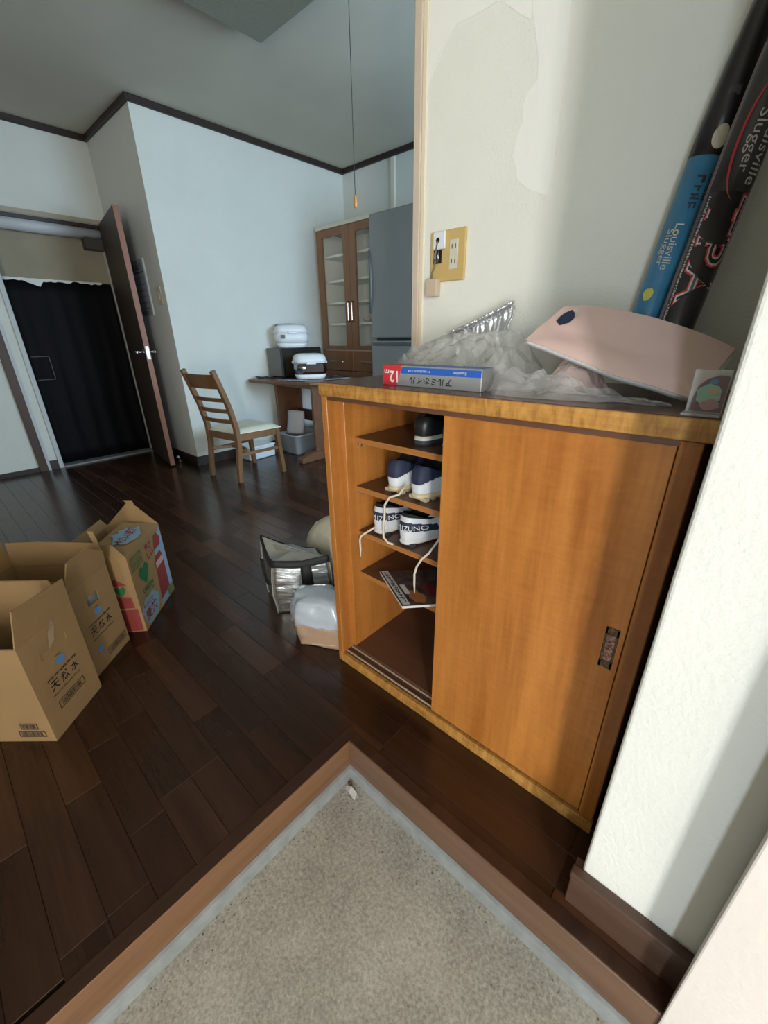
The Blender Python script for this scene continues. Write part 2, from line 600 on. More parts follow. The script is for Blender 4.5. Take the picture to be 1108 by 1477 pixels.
# torn wallpaper beside the outlet: bare backing paper with a curled edge
tp = [(0.124, 1.277), (0.126, 1.40), (0.125, 1.584), (0.124, 2.35), (0.05, 2.35), (0.045, 1.60), (0.068, 1.52), (0.071, 1.485), (0.052, 1.470), (0.043, 1.454),
      (0.047, 1.425), (0.036, 1.40), (0.029, 1.368), (0.040, 1.345), (0.046, 1.320), (0.080, 1.296), (0.106, 1.284)]
MB().slab([(x, 0.5698, z) for x, z in tp], (0, -0.0008, 0)).build('bare_paper_patch', M_PAPER, ow)
tp2 = [(-0.213, 1.56), (-0.172, 1.612), (-0.135, 1.640), (-0.083, 1.638), (-0.03, 1.640), (0.02, 1.600), (0.043, 1.585), (0.043, 2.35), (-0.213, 2.35)]
MB().slab([(x, 0.5698, z) for x, z in tp2], (0, -0.0007, 0)).build('bare_paper_patch', M_PAPER, ow)

# raised floor: dark boards, laid in strips along X
fl = MB()
fl.box(XD - 0.05, -0.03, -2.3, 0.03, -0.13, -0.012).box(XD - 0.05, 1.25, 0.03, 2.80, -0.13, -0.012)
floor = struct(fl.build('floor', M_JOINT))
SW, GAP = 0.0757, 0.0005
LENS = (0.303, 0.4545, 0.606)
plank_mesh = {}


def plank_mesh_for(L, W):
    key = (round(L, 3), round(W, 4))
    if key not in plank_mesh:
        h, c = 0.0125, 0.0007
        x1, y1 = key[0] - GAP, key[1] - GAP
        vs = [(0, 0, -h), (x1, 0, -h), (x1, y1, -h), (0, y1, -h),
              (0, 0, -c), (x1, 0, -c), (x1, y1, -c), (0, y1, -c),
              (c, c, 0), (x1 - c, c, 0), (x1 - c, y1 - c, 0), (c, y1 - c, 0)]
        fs = [(8, 9, 10, 11)]
        for a, b in ((0, 4), (4, 8)):
            for k in range(4):
                k2 = (k + 1) % 4
                fs.append((a + k, a + k2, b + k2, b + k))
        me = bpy.data.meshes.new('floor_board')
        me.from_pydata(vs, [], fs)
        me.materials.append(M_FLOOR)
        plank_mesh[key] = (me, vs, fs)
    return plank_mesh[key]


pieces = []
rng = random.Random(11)
y = 0.129 - SW * 32
row = 0
while y < 2.75:
    x = XD + rng.choice((0.0, -0.15, -0.30, -0.42)) - 0.01
    while x < 1.2:
        L = rng.choice(LENS)
        a, b = max(x, XD), min(x + L, 1.2)
        y0, y1 = y, y + SW
        if y1 <= 0.0301:
            b = min(b, -0.03)
        elif y0 < 0.03 and b > -0.03:
            if a < -0.03:      # split so that the boards respect the kerb
                pieces.append((a, -0.03, y0, y1))
                a = -0.03
            y0 = 0.03
        if y1 > YR + 0.02:
            a = max(a, XF - 0.02)
        if b - a > 0.02:
            pieces.append((a, b, y0, y1))
        x += L
    y += SW
    row += 1


def cam_px(P):
    q = _M @ (Vector(P) - CAM)
    if q.z <= 0.02:
        return None
    return (q.x / q.z * FPX + IMW / 2, q.y / q.z * FPX + IMH / 2, q.z)


def shows(pc):
    a, b, y0, y1 = pc
    best = 0
    for X in (a, (a + b) / 2, b):
        s = cam_px((X, (y0 + y1) / 2, 0))
        if s and -40 < s[0] < IMW + 40 and -40 < s[1] < IMH + 40:
            best = max(best, 1.0 / s[2] ** 3)
    return best


pieces.sort(key=shows, reverse=True)
rest = MB()
for k, (a, b, y0, y1) in enumerate(pieces):
    me, vs, fs = plank_mesh_for(b - a, y1 - y0)
    if k < 290 and shows((a, b, y0, y1)) > 0:
        o = bpy.data.objects.new('floor_board', me)
        o.location = (a, y0, 0)
        COL.objects.link(o)
        o.parent = floor
    else:
        rest.add([(p[0] + a, p[1] + y0, p[2]) for p in vs], fs)
ro = rest.build('distant_floor_boards', M_FLOOR, floor)
ro['kind'] = 'stuff'

# kerb of the raised floor (step down to the entrance)
kb = struct(MB().box(0.0, 0.737, 0.0, 0.03, -0.091, 0.0005).build('trim_20', M_KAM, bevel=0.002))
kb2 = struct(MB().box(-0.03, 0.0, -2.3, 0.03, -0.091, 0.0005).build('trim_21', M_KAMY, bevel=0.002))
MB().box(-0.0300, -0.0002, -2.3, 0.0302, 0.0003, 0.0016).build('top_strip', M_KTOP, kb2)
MB().box(0.0, 0.736, 0.004, 0.0300, 0.0003, 0.0016).build('top_strip', M_KTOP, kb)
M_MORT = mat('grey_mortar', (0.23, 0.245, 0.245, 1), 0.85, noise_amt=0.14, noise_scale=30, bump=0.3, bump_scale=90)
mo = MB()
mo.add([(0.0, 0.0, -0.091), (0.737, 0.0, -0.091), (0.737, -0.006, -0.094), (0.0, -0.006, -0.094), (0.0, -0.010, -0.135), (0.737, -0.010, -0.135), (0.0, 0.03, -0.135), (0.737, 0.03, -0.135), (0.0, 0.03, -0.091), (0.737, 0.03, -0.091)],
       [(0, 1, 2, 3), (3, 2, 5, 4), (4, 5, 7, 6), (0, 8, 9, 1), (6, 7, 9, 8), (0, 3, 4, 6, 8), (1, 9, 7, 5, 2)])
struct(mo.build('trim_22', M_MORT))
mo = MB()
mo.add([(0.0, -2.3, -0.091), (0.0, 0.03, -0.091), (0.006, 0.0, -0.094), (0.006, -2.3, -0.094), (0.011, -2.3, -0.135), (0.011, 0.0, -0.135), (-0.03, -2.3, -0.135), (-0.03, 0.03, -0.135), (-0.03, -2.3, -0.091), (-0.03, 0.03, -0.091)],
       [(0, 1, 2, 3), (3, 2, 5, 4), (4, 5, 7, 6), (0, 8, 9, 1), (6, 7, 9, 8), (0, 3, 4, 6, 8), (1, 9, 7, 5, 2)])
struct(mo.build('trim_23', M_MORT))

# concrete entrance floor


def concrete():
    m = bpy.data.materials.new('entrance_concrete')
    m.use_nodes = True
    nt = m.node_tree
    N, L = nt.nodes.new, nt.links.new
    b = nt.nodes['Principled BSDF']
    b.inputs['Roughness'].default_value = 0.85
    tc = N('ShaderNodeTexCoord')
    n1 = N('ShaderNodeTexNoise')
    n1.inputs['Scale'].default_value = 7
    n1.inputs['Detail'].default_value = 4
    n2 = N('ShaderNodeTexNoise')
    n2.inputs['Scale'].default_value = 150
    n2.inputs['Detail'].default_value = 6
    n2.inputs['Roughness'].default_value = 0.75
    n3 = N('ShaderNodeTexVoronoi')
    n3.inputs['Scale'].default_value = 70
    for n in (n1, n2, n3):
        L(tc.outputs['Object'], n.inputs['Vector'])
    cr = N('ShaderNodeValToRGB')
    cr.color_ramp.elements[0].position = 0.36
    cr.color_ramp.elements[0].color = (0.17, 0.158, 0.130, 1)
    cr.color_ramp.elements[1].position = 0.66
    cr.color_ramp.elements[1].color = (0.58, 0.56, 0.49, 1)
    ad = N('ShaderNodeMath')
    ad.operation = 'MULTIPLY_ADD'
    ad.inputs[1].default_value = 0.55
    L(n2.outputs['Fac'], ad.inputs[0])
    sc = N('ShaderNodeMath')
    sc.operation = 'MULTIPLY_ADD'
    sc.inputs[1].default_value = 0.24
    sc.inputs[2].default_value = 0.11
    L(n1.outputs['Fac'], sc.inputs[0])
    L(sc.outputs[0], ad.inputs[2])
    L(ad.outputs[0], cr.inputs[0])
    th = N('ShaderNodeMath')
    th.operation = 'LESS_THAN'
    th.inputs[1].default_value = 0.07
    L(n3.outputs['Distance'], th.inputs[0])
    mx = N('ShaderNodeMix')
    mx.data_type = 'RGBA'
    mx.inputs['B'].default_value = (0.09, 0.075, 0.05, 1)
    L(th.outputs[0], mx.inputs['Factor'])
    L(cr.outputs[0], mx.inputs['A'])
    mu = N('ShaderNodeMath')
    mu.operation = 'MULTIPLY'
    mu.inputs[1].default_value = 0.5
    L(th.outputs[0], mu.inputs[0])
    L(mu.outputs[0], mx.inputs['Factor'])
    L(mx.outputs['Result'], b.inputs['Base Color'])
    bp = N('ShaderNodeBump')
    bp.inputs['Strength'].default_value = 0.5
    bp.inputs['Distance'].default_value = 0.002
    L(n2.outputs['Fac'], bp.inputs['Height'])
    L(bp.outputs[0], b.inputs['Normal'])
    return m


struct(MB().box(-0.02, 2.85, -2.4, 0.02, -0.20, -0.128).build('floor_entrance', concrete()))

# ------------------------------------------------------------------ the shoe cabinet
cab = thing('shoe_cabinet', 'amber wooden shoe cabinet with sliding doors and open shelves beside the entrance step', 'shoe cabinet', (-0.25, 0.194, 0))
YC, YK = 0.194, 0.568
MB().box(-0.2535, 0.562, YC - 0.004, YK, 0.861, T).build('top_edge', M_CABF, cab, bevel=0.003, seg=2)
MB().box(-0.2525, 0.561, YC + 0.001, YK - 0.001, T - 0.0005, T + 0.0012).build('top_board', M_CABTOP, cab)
MB().box(-0.250, -0.229, YC, YK, 0.034, 0.861).build('side_panel', M_CAB, cab, bevel=0.0015)
MB().box(-0.229, -0.213, YC + 0.044, YK, 0.045, 0.861).build('side_lining', M_CAB, cab, bevel=0.001)
MB().box(0.522, 0.550, YC, YK, 0.034, 0.861).build('side_panel', M_CAB, cab, bevel=0.0015)
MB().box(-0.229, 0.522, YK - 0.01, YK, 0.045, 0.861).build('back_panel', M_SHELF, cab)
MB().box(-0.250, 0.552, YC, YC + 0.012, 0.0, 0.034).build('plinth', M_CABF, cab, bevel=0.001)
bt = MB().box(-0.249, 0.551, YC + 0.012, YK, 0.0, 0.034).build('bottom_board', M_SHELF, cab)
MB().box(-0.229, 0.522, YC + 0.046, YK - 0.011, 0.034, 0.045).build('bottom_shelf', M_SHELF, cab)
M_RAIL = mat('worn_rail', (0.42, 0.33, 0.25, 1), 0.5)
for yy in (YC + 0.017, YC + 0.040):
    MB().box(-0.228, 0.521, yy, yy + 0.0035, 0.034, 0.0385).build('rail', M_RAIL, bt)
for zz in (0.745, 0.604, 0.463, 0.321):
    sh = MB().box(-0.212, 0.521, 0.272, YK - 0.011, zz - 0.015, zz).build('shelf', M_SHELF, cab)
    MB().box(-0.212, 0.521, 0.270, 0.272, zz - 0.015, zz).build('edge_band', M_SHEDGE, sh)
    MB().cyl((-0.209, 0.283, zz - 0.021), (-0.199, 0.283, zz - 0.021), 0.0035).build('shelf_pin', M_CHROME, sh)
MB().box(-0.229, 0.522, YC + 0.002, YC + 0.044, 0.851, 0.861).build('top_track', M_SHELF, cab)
dr = MB().box(0.124, 0.520, 0.2005, 0.216, 0.040, 0.851).build('sliding_door', M_CAB, cab, bevel=0.001)
d2 = MB().box(0.128, 0.5215, 0.221, 0.236, 0.040, 0.851).build('sliding_door', M_CAB, cab, bevel=0.001)
M_BRONZE = mat('aged_bronze', (0.13, 0.085, 0.055, 1), 0.4, metal=0.8, noise_amt=0.5, noise_scale=160, bump=0.6, bump_scale=220)
hp = MB()
hx0, hx1, hz0, hz1, hy = 0.4895, 0.5115, 0.434, 0.522, 0.1985
hp.box(hx0, hx1, hy, 0.201, hz0, hz0 + 0.016).box(hx0, hx1, hy, 0.201, hz1 - 0.016, hz1)
hp.box(hx0, hx0 + 0.004, hy, 0.201, hz0, hz1).box(hx1 - 0.004, hx1, hy, 0.201, hz0, hz1)
hd = hp.build('finger_pull', M_BRONZE, dr, bevel=0.0006)
MB().box(hx0 + 0.004, hx1 - 0.004, 0.1998, 0.2008, hz0 + 0.016, hz1 - 0.016).build('pull_recess', mat('worn_copper', (0.30, 0.17, 0.12, 1), 0.45, metal=0.7, noise_amt=0.8, noise_scale=260, bump=0.8, bump_scale=300), dr)

# ------------------------------------------------------------------ shoes, laces and magazine in the cabinet
M_NAVY = mat('navy_mesh', (0.018, 0.026, 0.062, 1), 0.65, noise_amt=0.15, noise_scale=140, bump=0.3, bump_scale=300)
M_SHOEW = mat('white_shoe_leather', (0.66, 0.69, 0.74, 1), 0.45, noise_amt=0.03)
M_SHOEG = mat('grey_white_shoe_leather', (0.55, 0.54, 0.53, 1), 0.5, noise_amt=0.05)
M_SOLEC = mat('yellowed_sole', (0.60, 0.51, 0.33, 1), 0.6, noise_amt=0.08)
M_SOLEW = mat('white_sole', (0.64, 0.64, 0.62, 1), 0.55)
M_SOLEK = mat('dark_outsole', (0.04, 0.05, 0.06, 1), 0.6)
M_LINING = mat('black_shoe_lining', (0.010, 0.010, 0.012, 1), 0.85)
M_LACE = mat('off_white_lace', (0.66, 0.60, 0.50, 1), 0.8, bump=0.3, bump_scale=400)
M_BLKSHOE = mat('black_shoe_leather', (0.013, 0.014, 0.016, 1), 0.4, noise_amt=0.1)


def shoe_pt(a, h, L=0.255, W=0.088, zc=0.078, base=0.024):
    """surface of a shoe, heel at y=0, toe at y=L; a = angle round the foot (0 = heel), h = 0 sole edge .. 1 collar rim"""
    t = (1 - math.cos(a)) / 2                       # 0 heel .. 1 toe
    yy = L * t
    half = W / 2 * (0.74 + 0.26 * math.sin(min(1, t * 1.25) * math.pi / 2)) * (abs(math.sin(a)) ** 0.62)
    s = 1 if a < math.pi else -1
    o = Vector((s * half, yy, 0))
    # collar ellipse in the heel half
    c = Vector((s * 0.030 * abs(math.sin(a)) ** 0.8, 0.012 + 0.092 * t, 0))
    top = zc - 0.018 * math.exp(-((t - 0.45) / 0.28) ** 2) + 0.016 * max(0, t - 0.6) / 0.4
    e = h ** 2.1 if t < 0.5 else h ** (2.1 - 1.25 * (t - 0.5) * 2)
    z = base + (top - base) * (1 - (1 - h) ** (1.35 if t < 0.5 else 1.35 + 0.9 * (t - 0.5) * 2))
    p = o.lerp(c, e * 0.92)
    bulge = 0.004 * math.sin(math.pi * h)
    if t < 0.4:
        p.y -= bulge * 1.2
    p.x += s * bulge * 0.6 * min(1.0, abs(math.sin(a)) * 3)
    p.z = z
    return p


def make_shoe(loc, rz, kind, label):
    e = thing('shoe', label, 'shoe', loc, rz, 'shoes on the cabinet shelves')
    NA, NH = 96, 30
    spec = {
        'navy': dict(zc=0.094, base=0.020), 'white': dict(zc=0.096, base=0.018), 'black': dict(zc=0.072, base=0.022)}[kind]
    zones = {}
    for i in range(NA):
        a0, a1 = 2 * math.pi * i / NA, 2 * math.pi * (i + 1) / NA
        for j in range(NH):
            h0, h1 = j / NH, (j + 1) / NH
            am, hm = (a0 + a1) / 2, (h0 + h1) / 2
            t = (1 - math.cos(am)) / 2
            if kind == 'navy':
                lim = 0.36 - 0.17 * math.cos(min(t * 2.2 + 0.30, 2) * math.pi)
                if t > 0.55:
                    lim = 0.30
                key = 'heel_overlay' if hm < lim else 'upper'
            elif kind == 'white':
                lo = 0.30 - 0.25 * t
                key = 'side_band' if lo < hm < lo + 0.30 and t < 0.40 else 'upper'
                if hm > 0.80 and t < 0.5:
                    key = 'collar'
            else:
                key = 'upper'
            zones.setdefault(key, []).append([shoe_pt(a, h, **spec) for a, h in ((a0, h0), (a1, h0), (a1, h1), (a0, h1))])
    mm = {'navy': {'upper': M_NAVY, 'heel_overlay': M_SHOEW}, 'white': {'upper': M_SHOEW, 'side_band': M_NAVY, 'collar': M_LINING},
          'black': {'upper': M_BLKSHOE}}[kind]
    for key, quads in zones.items():
        m = MB()
        for q in quads:
            m.add(q, [(0, 1, 2, 3)], True)
        m.build(key, mm[key], e, local=True)
    # lining: from the rim down inside
    li = MB()
    rim = [shoe_pt(2 * math.pi * i / NA, 1.0, **spec) for i in range(NA)]
    low = [Vector((p.x * 0.75, 0.055 + (p.y - 0.055) * 0.75, 0.03)) for p in rim]
    li.loft([rim, low], True)
    li.add(low, [tuple(range(NA))])
    li.build('lining', M_LINING, e, local=True)
    # midsole and outsole
    ol = [shoe_pt(2 * math.pi * i / NA, 0.0, **spec) for i in range(NA)]
    b = spec['base']
    so = MB()
    rings = []
    for z, g in ((b + 0.001, 1.0), (b * 0.62, 1.07), (0.006, 1.05)):
        rings.append([Vector((p.x * g, 0.1275 + (p.y - 0.1275) * (1 + (g - 1) * 0.35), z)) for p in ol])
    so.loft(rings, True, True)
    so.build('midsole', {'navy': M_SOLEC, 'white': M_SOLEW, 'black': mat('cream_midsole', (0.58, 0.56, 0.48, 1), 0.6)}[kind], e, local=True)
    if kind == 'black':
        hb = MB()
        rings = [[Vector((p.x * 1.075, 0.1275 + (p.y - 0.1275) * 1.03, z)) for p in ol] for z in (0.013, 0.0)]
        hb.loft(rings, True, True)
        hb.build('outsole', M_SOLEK, e, local=True)
    else:
        for k in range(9):
            t = 0.03 + k * 0.105
            for s in (-1, 1):
                MB().box(s * 0.020 - 0.010, s * 0.020 + 0.010, 0.255 * t, 0.255 * t + 0.014, 0.0, 0.009).build('cleat', M_SOLEC if kind == 'navy' else M_SOLEK, e, local=True)
    # laces over the tongue
    tg = MB()
    for k in range(4):
        yy = 0.118 + k * 0.017
        zz = spec['zc'] + 0.004 - k * 0.0095
        tg.tube([(-0.026, yy, zz - 0.008), (-0.012, yy - 0.003, zz), (0.012, yy + 0.003, zz), (0.026, yy, zz - 0.008)], 0.0028, 6)
    tg.build('laces', M_BLKSHOE if kind == 'black' else M_LACE, e, local=True)
    return e


s1 = make_shoe((-0.096, 0.293, 0.604), math.radians(3), 'navy', 'navy and white cleat with yellowed sole, on the second shelf, nearer the side panel')
s2 = make_shoe((-0.014, 0.290, 0.604), math.radians(-5), 'navy', 'navy and white cleat with yellowed sole, on the second shelf, nearer the sliding door')
s3 = make_shoe((-0.146, 0.287, 0.463), math.radians(5), 'white', 'white trainer with navy heel band on the third shelf, nearer the side panel')
s4 = make_shoe((-0.050, 0.284, 0.463), math.radians(-9), 'white', 'white trainer with navy heel band on the third shelf, nearer the sliding door')
s5 = make_shoe((-0.020, 0.310, 0.745), math.radians(6), 'black', 'black shoe with pale midsole line on the top shelf, further from the sliding door')
s6 = make_shoe((0.074, 0.296, 0.745), math.radians(2), 'black', 'black shoe with pale midsole line on the top shelf, half behind the sliding door')
for e, off in ((s3, 0), (s4, 0)):
    Mx = WM[e.name]
    W = mat('white_print', (0.72, 0.72, 0.70, 1), 0.6)

    def wrapf(a, b, eps, Mx=Mx):
        # around the heel: a along the heel, b up
        ang = (a / 0.045)
        hh = 0.40 + b / 0.075
        am = 0.42 + ang if True else 0
        P = shoe_pt(am % (2 * math.pi), hh, zc=0.096, base=0.018)
        P2 = shoe_pt((am + 0.02) % (2 * math.pi), hh, zc=0.096, base=0.018)
        P3 = shoe_pt(am % (2 * math.pi), hh + 0.02, zc=0.096, base=0.018)
        n = (P2 - P).cross(P3 - P).normalized()
        if n.y > 0 and am < 1.2:
            n = -n
        if abs(a) > 9:
            n = n
        return Mx @ (P + n * 0.0016)
    lettering('brand_lettering', 'MIZUNO', W, e, (0, 0, 0), (1, 0, 0), (0, 0, 1), 0.062, 0.013, wrap=wrapf)
# hanging laces
MB().tube([(-0.052, 0.300, 0.635), (-0.060, 0.280, 0.612), (-0.080, 0.264, 0.604), (-0.093, 0.259, 0.580), (-0.094, 0.2585, 0.545), (-0.098, 0.257, 0.51), (-0.098, 0.258, 0.482), (-0.086, 0.262, 0.468), (-0.070, 0.266, 0.466)],
          0.0032, 6).build('hanging_lace', M_LACE, s2)
MB().tube([(-0.160, 0.305, 0.485), (-0.170, 0.285, 0.474), (-0.178, 0.266, 0.466), (-0.190, 0.259, 0.455), (-0.194, 0.258, 0.44), (-0.191, 0.257, 0.41), (-0.192, 0.256, 0.385)],
          [0.0032] * 5 + [0.003, 0.0015], 6).build('hanging_lace', M_LACE, s3)
MB().tube([(0.060, 0.318, 0.530), (0.058, 0.292, 0.505), (0.050, 0.268, 0.480), (0.036, 0.258, 0.462), (0.022, 0.255, 0.435), (0.016, 0.254, 0.41), (0.017, 0.253, 0.38), (0.019, 0.252, 0.352)],
          [0.0032] * 6 + [0.003, 0.0015], 6).build('hanging_lace', M_LACE, s4)

mg = thing('magazine', 'folded glossy magazine hanging over the edge of the lowest shelf', 'magazine', (0.02, 0.30, 0.322))
M_MAGC = mat('magazine_cover', (0.085, 0.055, 0.05, 1), 0.3, noise_amt=0.7, noise_scale=38)
M_MAGP = mat('magazine_pages', (0.60, 0.60, 0.60, 1), 0.6, noise_amt=0.05)
mq = [Vector((-0.155, 0.300, 0.3225)), Vector((0.012, 0.208, 0.3225)), Vector((0.125, 0.330, 0.3225)), Vector((-0.030, 0.420, 0.3225))]
up = Vector((0, 0, 1))
MB().slab(mq, up * 0.007).build('pages', M_MAGP, mg)
MB().slab([q + up * 0.0072 for q in mq], up * 0.0012).build('cover', M_MAGC, mg)
mu = (mq[1] - mq[0]).normalized()
mv = (mq[3] - mq[0]).normalized()
mO = mq[0] + up * 0.0085
flat_poly('title_strip', rect(0.004, 0.185, 0.004, 0.024), mat('magazine_white', (0.62, 0.64, 0.66, 1), 0.4), mg, mO, mu, mv)
strokes('title', M_INK, mg, mO + mu * 0.095 + mv * 0.014, mu, mv, 0.165, 0.013, eps=0.0012, seed=2)
flat_poly('cover_picture', ellipse(0.145, 0.055, 0.038, 0.026, 14, 0.35), mat('magazine_orange', (0.38, 0.15, 0.06, 1), 0.35), mg, mO, mu, mv, eps=0.0008)
flat_poly('cover_picture', ellipse(0.120, 0.110, 0.040, 0.026, 14, 0.35), mat('magazine_maroon', (0.16, 0.035, 0.04, 1), 0.35), mg, mO, mu, mv, eps=0.0008)
flat_poly('barcode_panel', rect(0.085, 0.135, 0.030, 0.044), mat('magazine_white', (0.62, 0.64, 0.66, 1), 0.4), mg, mO, mu, mv, eps=0.0009)

# ------------------------------------------------------------------ things on the cabinet top
TZ = T + 0.0013
fb = thing('foil_box', 'silver, blue and red aluminium foil box lying along the cabinet edge', 'foil box', (-0.086, 0.251, TZ))
M_FOILS = mat('foil_box_silver', (0.40, 0.41, 0.42, 1), 0.35, metal=0.4)
M_RED = mat('foil_box_red', (0.62, 0.035, 0.055, 1), 0.45)
M_BLUE = mat('foil_box_blue', (0.025, 0.12, 0.52, 1), 0.45)
M_PW = mat('print_white', (0.80, 0.80, 0.80, 1), 0.5)
fx0, fx1, fy0, fy1, fz0, fz1 = -0.086, 0.174, 0.251, 0.294, TZ, TZ + 0.044
MB().box(fx0, fx1, fy0, fy1, fz0, fz1).build('carton', M_FOILS, fb, bevel=0.001)
FO = Vector((fx0, fy0, fz0))
FU, FV = (1, 0, 0), (0, 0, 1)
flat_poly('red_panel', [(0.0005, 0.0005), (0.043, 0.0005), (0.058, 0.0435), (0.0005, 0.0435)], M_RED, fb, FO, FU, FV, 0.0005)
flat_poly('blue_band', [(0.054, 0.027), (0.2595, 0.027), (0.2595, 0.0405), (0.0585, 0.0405)], M_BLUE, fb, FO, FU, FV, 0.0005)
flat_poly('red_top_panel', [(0.0005, 0.0005), (0.056, 0.0005), (0.056, 0.042), (0.0005, 0.042)], M_RED, fb, Vector((fx0, fy0, fz1)), (1, 0, 0), (0, 1, 0), 0.0005)
flat_poly('blue_top_panel', [(0.058, 0.0005), (0.2595, 0.0005), (0.2595, 0.042), (0.058, 0.042)], M_BLUE, fb, Vector((fx0, fy0, fz1)), (1, 0, 0), (0, 1, 0), 0.0005)
# the box lies upside down: the writing is turned by 180 degrees
FUi, FVi = (-1, 0, 0), (0, 0, -1)
lettering('length_number', '12', M_PW, fb, FO + Vector((0.034, 0, 0.019)), FUi, FVi, 0.024, 0.024, 0.001, offset=0.02)
lettering('length_unit', 'm', M_PW, fb, FO + Vector((0.013, 0, 0.030)), FUi, FVi, 0.013, 0.008, 0.001, offset=0.01)
lettering('product_name', 'アルミホイル', M_INK, fb, FO + Vector((0.136, 0, 0.0135)), FUi, FVi, 0.112, 0.015, 0.001, offset=0.012)
lettering('maker_name', 'Kureshino', M_PW, fb, FO + Vector((0.210, 0, 0.0335)), FUi, FVi, 0.032, 0.006, 0.001)
strokes('small_print', M_PW, fb, FO + Vector((0.105, 0, 0.0335)), FUi, FVi, 0.062, 0.0045, 0.001, seed=3)


def film(name, col=(0.85, 0.88, 0.88), clear=0.55, rough=0.12):
    """thin crumpled plastic film"""
    if name in MATS:
        return MATS[name]
    m = bpy.data.materials.new(name)
    MATS[name] = m
    m.use_nodes = True
    nt = m.node_tree
    N, L = nt.nodes.new, nt.links.new
    out = nt.nodes['Material Output']
    b = nt.nodes['Principled BSDF']
    b.inputs['Base Color'].default_value = (*col, 1)
    b.inputs['Roughness'].default_value = rough
    b.inputs['Specular IOR Level'].default_value = 0.9
    tr = N('ShaderNodeBsdfTransparent')
    mx = N('ShaderNodeMixShader')
    n = N('ShaderNodeTexNoise')
    n.inputs['Scale'].default_value = 22
    n.inputs['Detail'].default_value = 4
    tc = N('ShaderNodeTexCoord')
    L(tc.outputs['Object'], n.inputs['Vector'])
    mr = N('ShaderNodeMapRange')
    mr.inputs['From Min'].default_value = 0.3
    mr.inputs['From Max'].default_value = 0.7
    mr.inputs['To Min'].default_value = 1 - clear - 0.12
    mr.inputs['To Max'].default_value = 1 - clear + 0.12
    L(n.outputs['Fac'], mr.inputs['Value'])
    L(mr.outputs[0], mx.inputs[0])
    L(tr.outputs[0], mx.inputs[1])
    L(b.outputs[0], mx.inputs[2])
    L(mx.outputs[0], out.inputs[0])
    bp = N('ShaderNodeBump')
    bp.inputs['Strength'].default_value = 0.4
    bp.inputs['Distance'].default_value = 0.006
    L(n.outputs['Fac'], bp.inputs['Height'])
    L(bp.outputs[0], b.inputs['Normal'])
    return m


def ridged(p, f):
    q = Vector(p) * f
    return 1 - abs(noise.noise(q)) * 2


def crumple(name, material, parent, poly, base_z, top, seed, amp=0.010, n=16, f=34, edge=0.6, local=False, na=44, smooth=False):
    """a crumpled sheet or bag heaped on a surface: star-shaped outline poly (x, y), top(u, v) height field"""
    cx = sum(p[0] for p in poly) / len(poly)
    cy = sum(p[1] for p in poly) / len(poly)
    m = MB()
    NA = na
    rings = []
    sd = Vector((seed * 3.1, seed * 1.7, seed * 0.9))
    for j in range(n + 1):
        r = 1 - j / n
        ring = []
        for i in range(NA):
            s = i / NA * len(poly)
            k = int(s)
            tt = s - k
            ex = poly[k][0] * (1 - tt) + poly[(k + 1) % len(poly)][0] * tt
            ey = poly[k][1] * (1 - tt) + poly[(k + 1) % len(poly)][1] * tt
            x = cx + (ex - cx) * r
            yv = cy + (ey - cy) * r
            hgt = top(x, yv) * (1 - r ** 5) ** edge
            P = Vector((x, yv, 0))
            cr = ridged(P + sd, f) * 0.65 + ridged(P * 1.3 + sd * 2, f * 2.1) * 0.35
            if j and i % 2 and not smooth:
                x += (noise.noise((P + sd) * 55)) * 0.010
            z = base_z + 0.0008 + max(0.0, hgt + amp * (cr - 0.45) * min(1.0, (1 - r) * 4 + 0.15))
            dx = noise.noise((P + sd) * 30) * 0.006 * (1 - r ** 4)
            ring.append(Vector((x + dx, yv + dx * 0.6, z)))
        rings.append(ring)
    m.loft(rings, True, False, smooth)
    return m.build(name, material, parent, local=local)


def bumps(lst):
    def f(x, yv):
        return sum(h * math.exp(-(((x - a) / sx) ** 2 + ((yv - b) / sy) ** 2)) for a, b, sx, sy, h in lst)
    return f


F_BAG = film('hazy_bag_film', (0.64, 0.65, 0.62), 0.55, 0.12)
F_CLEAR = film('clear_bag_film', (0.60, 0.60, 0.60), 0.72, 0.08)
tag(crumple('plastic_bag', F_BAG, None, [(-0.195, 0.40), (-0.16, 0.33), (-0.10, 0.300), (0.03, 0.300), (0.16, 0.303), (0.235, 0.33), (0.25, 0.42), (0.22, 0.475), (0.10, 0.480), (-0.06, 0.478), (-0.15, 0.475)], TZ,
            bumps([(-0.14, 0.40, 0.06, 0.08, 0.050), (-0.04, 0.41, 0.09, 0.09, 0.066), (0.07, 0.43, 0.10, 0.09, 0.078), (0.17, 0.42, 0.07, 0.09, 0.070)]), 3, 0.026, f=17, n=11, na=34),
    'crumpled hazy plastic bag behind the foil box, under the silver range guard', 'plastic bag')
tag(crumple('clear_wrapper', F_CLEAR, None, [(0.180, 0.262), (0.22, 0.222), (0.30, 0.228), (0.39, 0.245), (0.43, 0.275), (0.44, 0.305), (0.36, 0.318), (0.27, 0.322), (0.20, 0.300)], TZ,
            bumps([(0.22, 0.265, 0.05, 0.04, 0.036), (0.30, 0.275, 0.06, 0.04, 0.036), (0.40, 0.285, 0.03, 0.03, 0.014)]), 8, 0.020, f=26, n=9, na=30),
    'crumpled clear plastic wrapper in front of the pink package', 'plastic wrapper')
tag(crumple('paper_scrap', mat('pinkish_tissue', (0.62, 0.47, 0.43, 1), 0.75), None, [(0.262, 0.345), (0.30, 0.328), (0.36, 0.330), (0.38, 0.37), (0.34, 0.42), (0.28, 0.41)], TZ,
            bumps([(0.29, 0.37, 0.045, 0.05, 0.062), (0.34, 0.36, 0.03, 0.04, 0.030)]), 5, 0.010, n=22, f=44),
    'crumpled pale pink tissue tucked under the pink package', 'tissue')

